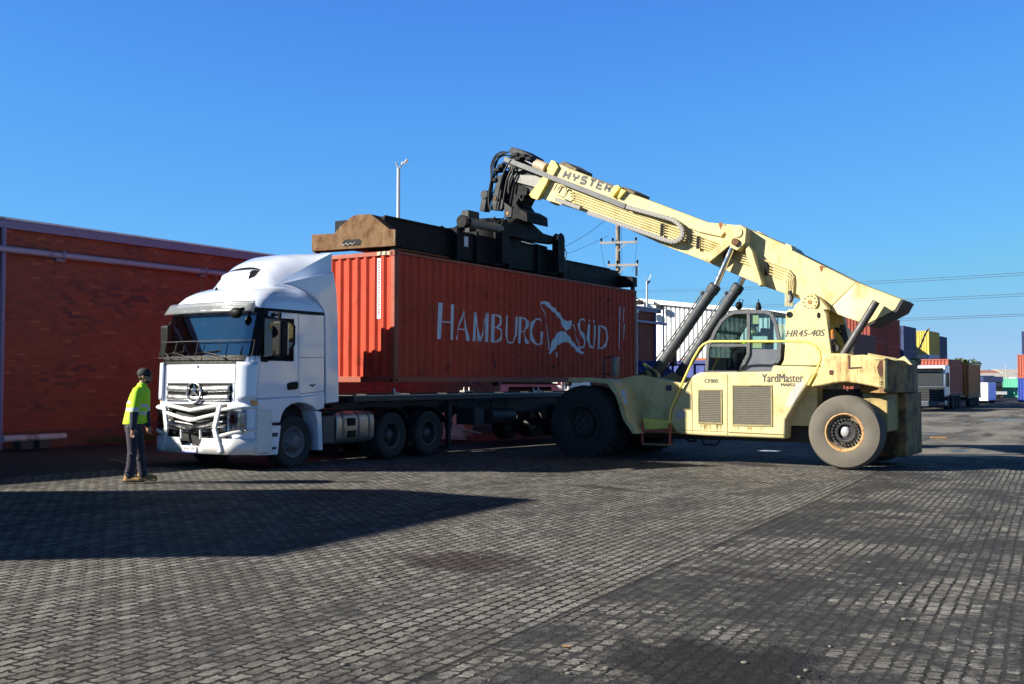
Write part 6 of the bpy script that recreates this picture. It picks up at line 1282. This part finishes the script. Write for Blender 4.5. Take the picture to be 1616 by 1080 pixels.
# ================================================================ people
def fuse(mb, name, mats, parent, voxel, assign=None, smooth=4):
    me = bpy.data.meshes.new('tmp'); me.from_pydata(mb.v, [], mb.f); o = bpy.data.objects.new('tmp', me); COL.objects.link(o)
    r = o.modifiers.new('r', 'REMESH'); r.mode = 'VOXEL'; r.voxel_size = voxel; s = o.modifiers.new('s', 'SMOOTH'); s.factor = .5; s.iterations = smooth
    dg = bpy.context.evaluated_depsgraph_get(); dg.update(); nm = bpy.data.meshes.new_from_object(o.evaluated_get(dg)); bpy.data.objects.remove(o)
    nm.name = name; nm.materials.clear(); mats = mats if isinstance(mats, (list, tuple)) else [mats]
    for m in mats: nm.materials.append(m)
    for p in nm.polygons:
        p.use_smooth = True
        p.material_index = assign(p.center) if assign else 0
    ob = bpy.data.objects.new(name, nm); COL.objects.link(ob); ob.parent = parent; return ob
def limb(mb, pts, rs, n=14):
    for p, r in zip(pts, rs): mb.ball(p, r, n=7)
    return mb.tube(pts, rs, n)
def oval(mb, rings, n=20):        # rings: (centre, half depth x, half width y)
    return mb.loft([[(c[0]+a*math.cos(2*math.pi*k/n), c[1]+b*math.sin(2*math.pi*k/n), c[2]) for k in range(n)] for c, a, b in rings])
SKIN = M('tan brown skin', (.30, .155, .095), .55, var=.1, vs=8); NAVY = M('navy work cloth', (.022, .024, .045), .85, var=.25, vs=14, bump=.2, bs=70); HIVIS = M('fluorescent yellow green cloth', (.40, .70, .015), .75, var=.06, vs=10, bump=.2, bs=60); BAND = M('silver reflective tape', (.46, .47, .50), .45, var=.1)
TROU = M('dark purple grey trousers', (.019, .018, .031), .85, var=.2, vs=9, bump=.3, bs=40); BOOT = M('tan suede boot', (.28, .16, .055), .8, var=.2, vs=14); SOLE = M('brown boot sole', (.05, .035, .02), .8); HAIR = M('black hair', (.012, .010, .009), .6, var=.3, vs=40); CAPM = M('black cap', (.014, .014, .016), .8, var=.2)
def hand(mb, w, d, f, side, curl=.5):      # wrist, direction of the fingers, forward direction (thumb side)
    w, d, f = Vector(w), Vector(d).normalized(), Vector(f).normalized(); n = d.cross(f).normalized()*side
    for t in (0, .03, .06, .085): mb.ball(w+d*t, .026, (1, .9, 1), 6)
    mb.bar(w, w+d*.09, .024, .075, up=f)
    for i, L in enumerate((.066, .074, .070, .055)):
        b = w+d*.09+f*(.030-.020*i); k = b+d*L*.45-n*.006*curl*2; m = k+(d*.8-n*curl).normalized()*L*.33; e = m+(d*.5-n*curl*1.4).normalized()*L*.27; limb(mb, [b-d*.012, b, k, m, e], [.0095, .0095, .009, .0082, .007], 8)
    b = w+d*.028+f*.034; k = b+(d*.6+f*.7).normalized()*.036; e = k+(d*.95+f*.15).normalized()*.030; limb(mb, [w+d*.02+f*.015, b, k, e], [.014, .0125, .0105, .008], 8)
def head(mb, c, yaw=0):
    c = Vector(c); Q = Matrix.Rotation(yaw, 3, 'Z'); P = lambda x, y, z: c+Q @ Vector((x, y, z))
    mb.ball(c+Q @ Vector((-.012, 0, .028)), .098, (1.0, .80, 1.0), 10); mb.ball(P(.022, 0, -.045), .070, (.95, .86, 1.05), 9); mb.ball(P(.055, 0, -.098), .032, (1, 1.1, .7), 7)
    limb(mb, [P(.088, 0, .012), P(.106, 0, -.022), P(.100, 0, -.034)], [.010, .015, .013], 8); mb.ball(P(.082, 0, -.066), .018, (.7, 1.5, .45), 6); mb.ball(P(.080, 0, -.080), .017, (.7, 1.4, .5), 6); mb.ball(P(.076, 0, .030), .026, (.6, 2.2, .55), 6)
    for s in (1, -1): mb.ball(P(-.005, s*.078, -.005), .030, (.65, .30, 1.0), 6); mb.ball(P(.050, s*.045, -.028), .028, (.8, .8, .8), 6)
    return P, Q
# ---- standing man in profile
g_ = ground(216, 760); man = empty('person', (g_.x, g_.y, gz(g_.x)), R(4), 'person standing before the white truck in hi-vis shirt, black cap and tan boots', 'person')
HC = (.105, 0, 1.69)
b = MB(); P, Q = head(b, HC, 0); limb(b, [(.05, 0, 1.50), (.085, 0, 1.62)], [.062, .058])
oval(b, [((-.06, 0, .84), .10, .15), ((-.055, 0, .95), .115, .165), ((-.03, 0, 1.1), .115, .15), ((0, 0, 1.28), .125, .17), ((.03, 0, 1.42), .115, .19), ((.045, 0, 1.50), .07, .12)])
LEGS = {-1: [(-.06, -.10, .88), (-.045, -.11, .50), (-.085, -.115, .09)], 1: [(-.05, .10, .88), (.01, .11, .49), (.06, .12, .09)]}
ARMS = {-1: [(.05, -.20, 1.44), (.015, -.255, 1.15), (-.005, -.25, .88)], 1: [(.05, .20, 1.44), (.05, .26, 1.15), (.09, .25, .90)]}
for s in (-1, 1):
    limb(b, LEGS[s], [.085, .055, .042]); limb(b, ARMS[s], [.058, .043, .030]); a = ARMS[s]; d = Vector(a[2])-Vector(a[1]); hand(b, Vector(a[2])+d.normalized()*.01, d+Vector((.02, 0, 0)), (1, 0, 0), s, .55)
    f = LEGS[s][2]; limb(b, [(f[0]-.03, f[1], .05), (f[0]+.15, f[1]+s*.02, .035)], [.04, .03])
fuse(b, 'body', SKIN, man, .0065, smooth=3)
c = MB(); oval(c, [((-.075, 0, .915), .155, .185), ((-.06, 0, .96), .165, .19), ((-.03, 0, 1.10), .165, .185), ((0, 0, 1.28), .158, .195), ((.03, 0, 1.41), .142, .205), ((.045, 0, 1.485), .105, .16), ((.058, 0, 1.545), .078, .088), ((.066, 0, 1.585), .068, .07)])
for s in (-1, 1): a = ARMS[s]; limb(c, [a[0], ((a[0][0]+a[1][0])/2, (a[0][1]+a[1][1])/2, (a[0][2]+a[1][2])/2), a[1], ((a[1][0]+a[2][0])/2, (a[1][1]+a[2][1])/2, (a[1][2]+a[2][2])/2), a[2]], [.092, .085, .073, .062, .052])
rn = random.Random(2)
for i in range(26): z = rn.uniform(.95, 1.3); a = rn.uniform(0, 6.28); q = Vector((-.03+.155*math.cos(a)+.2*(z-1.1)*.6, .178*math.sin(a), z)); limb(c, [q, q+Vector((rn.uniform(-.02, .02), rn.uniform(-.02, .02), rn.uniform(-.12, -.04)+.0))], [.010, .010], 6)
def shirt(p):
    arm = abs(p.y) > .185 and abs(p.y)+.0*p.z > .185
    if arm and abs(p.y) > .20:
        if p.z < 1.125: return 1
        return 2 if 1.135 < p.z < 1.195 else 0
    if p.z < .93: return 1
    return 2 if (1.10 < p.z+.25*p.x < 1.155 or 1.225 < p.z+.25*p.x < 1.275) else 0
fuse(c, 'hi_vis_shirt', [HIVIS, NAVY, BAND], man, .010, shirt, 3)
c = MB(); oval(c, [((-.06, 0, .80), .13, .175), ((-.062, 0, .90), .138, .178), ((-.06, 0, .97), .130, .172)])
for s in (-1, 1):
    l = LEGS[s]; m1 = Vector(l[0]).lerp(Vector(l[1]), .5); m2 = Vector(l[1]).lerp(Vector(l[2]), .5); limb(c, [l[0], m1, l[1], m2, (l[2][0], l[2][1], .10)], [.104, .092, .077, .071, .073])
    for i in range(9): z = rn.uniform(.12, .5); k = Vector(l[1]).lerp(Vector(l[2]), (.5-z)/.42); a = rn.uniform(0, 6.28); q = k+Vector((math.cos(a)*.075, math.sin(a)*.075, 0)); limb(c, [q, q+Vector((-math.sin(a)*.06, math.cos(a)*.06, rn.uniform(-.03, .03)))], [.013, .006], 6)
fuse(c, 'trousers', TROU, man, .010, None, 3)
for s in (-1, 1):
    f = LEGS[s][2]; c = MB(); limb(c, [(f[0]-.02, f[1], .12), (f[0]-.02, f[1], .06)], [.062, .058]); limb(c, [(f[0]-.045, f[1], .05), (f[0]+.06, f[1]+s*.012, .055), (f[0]+.165, f[1]+s*.025, .045), (f[0]+.19, f[1]+s*.027, .042)], [.050, .052, .048, .040]); c.box(f[0]-.095, f[0]+.225, f[1]-.05, f[1]+.055, .0, .03); fuse(c, 'boot', [BOOT, SOLE], man, .008, lambda p: 1 if p.z < .024 else 0, 3)
c = MB(); c.ball(P(-.014, 0, .050), .108, (1.04, .84, .86), 10); limb(c, [P(.07, -.04, .048), P(.07, .04, .048)], [.03, .03]); c.box(HC[0]+.06, HC[0]+.165, -.062, .062, HC[2]+.036, HC[2]+.048); fuse(c, 'cap', CAPM, man, .007, None, 2)
c = MB()
for s in (1, -1): c.ball(P(.086, s*.034, .010), .026, (.32, 1.05, .75), 7); c.bar(P(.08, s*.062, .014), P(-.01, s*.082, .012), .006, .012)
c.bar(P(.094, -.02, .014), P(.094, .02, .014), .008, .008); c.build('sunglasses', BLACKP, man)
c = MB(); c.ball(P(.042, 0, -.088), .055, (.95, 1.0, .62), 8); c.ball(P(-.055, 0, -.02), .07, (.6, .98, .9), 8); fuse(c, 'hair', HAIR, man, .008, None, 2)
# ---- operator in the stacker cab, seated facing the boom head (-x of the machine)
pz = sz; dr = empty('person', S.world((sx-.18, 1.57, pz)), S.ang+math.pi, 'person seated in the reach stacker cab wearing a fluorescent green vest', 'person')
b = MB(); head(b, (.06, 0, .70), .3); limb(b, [(.02, 0, .52), (.05, 0, .63)], [.06, .055]); oval(b, [((-.02, 0, 0), .13, .17), ((-.02, 0, .2), .12, .155), ((0, 0, .4), .12, .185), ((.01, 0, .52), .07, .12)])
for s in (-1, 1):
    limb(b, [(0, s*.11, .06), (.42, s*.14, .08), (.50, s*.14, -.34)], [.09, .06, .045]); limb(b, [(.01, s*.20, .47), (.12, s*.24, .22), (.36, s*.15, .27)], [.055, .043, .03]); hand(b, (.37, s*.15, .275), (.9, -s*.2, .1), (0, -s*1, .3), s, .8)
    limb(b, [(.48, s*.14, -.36), (.62, s*.14, -.38)], [.045, .035])
fuse(b, 'body', SKIN, dr, .008); c = MB(); oval(c, [((-.02, 0, -.03), .155, .195), ((-.02, 0, .2), .15, .185), ((0, 0, .4), .148, .21), ((.01, 0, .50), .10, .15), ((.02, 0, .55), .07, .08)])
for s in (-1, 1): limb(c, [(.01, s*.20, .47), (.12, s*.24, .22), (.33, s*.155, .265)], [.088, .07, .05])
fuse(c, 'hi_vis_shirt', [HIVIS, NAVY, BAND], dr, .011, lambda p: 2 if .16 < p.z < .21 or .32 < p.z < .36 else 0); c = MB()
for s in (-1, 1): limb(c, [(-.04, s*.10, .04), (.42, s*.14, .08), (.50, s*.14, -.32)], [.12, .085, .075])
fuse(c, 'trousers', TROU, dr, .011); c = MB(); c.ball((.045, 0, .745), .108, (1.04, .84, .8), 9); fuse(c, 'cap', CAPM, dr, .009, None, 2)
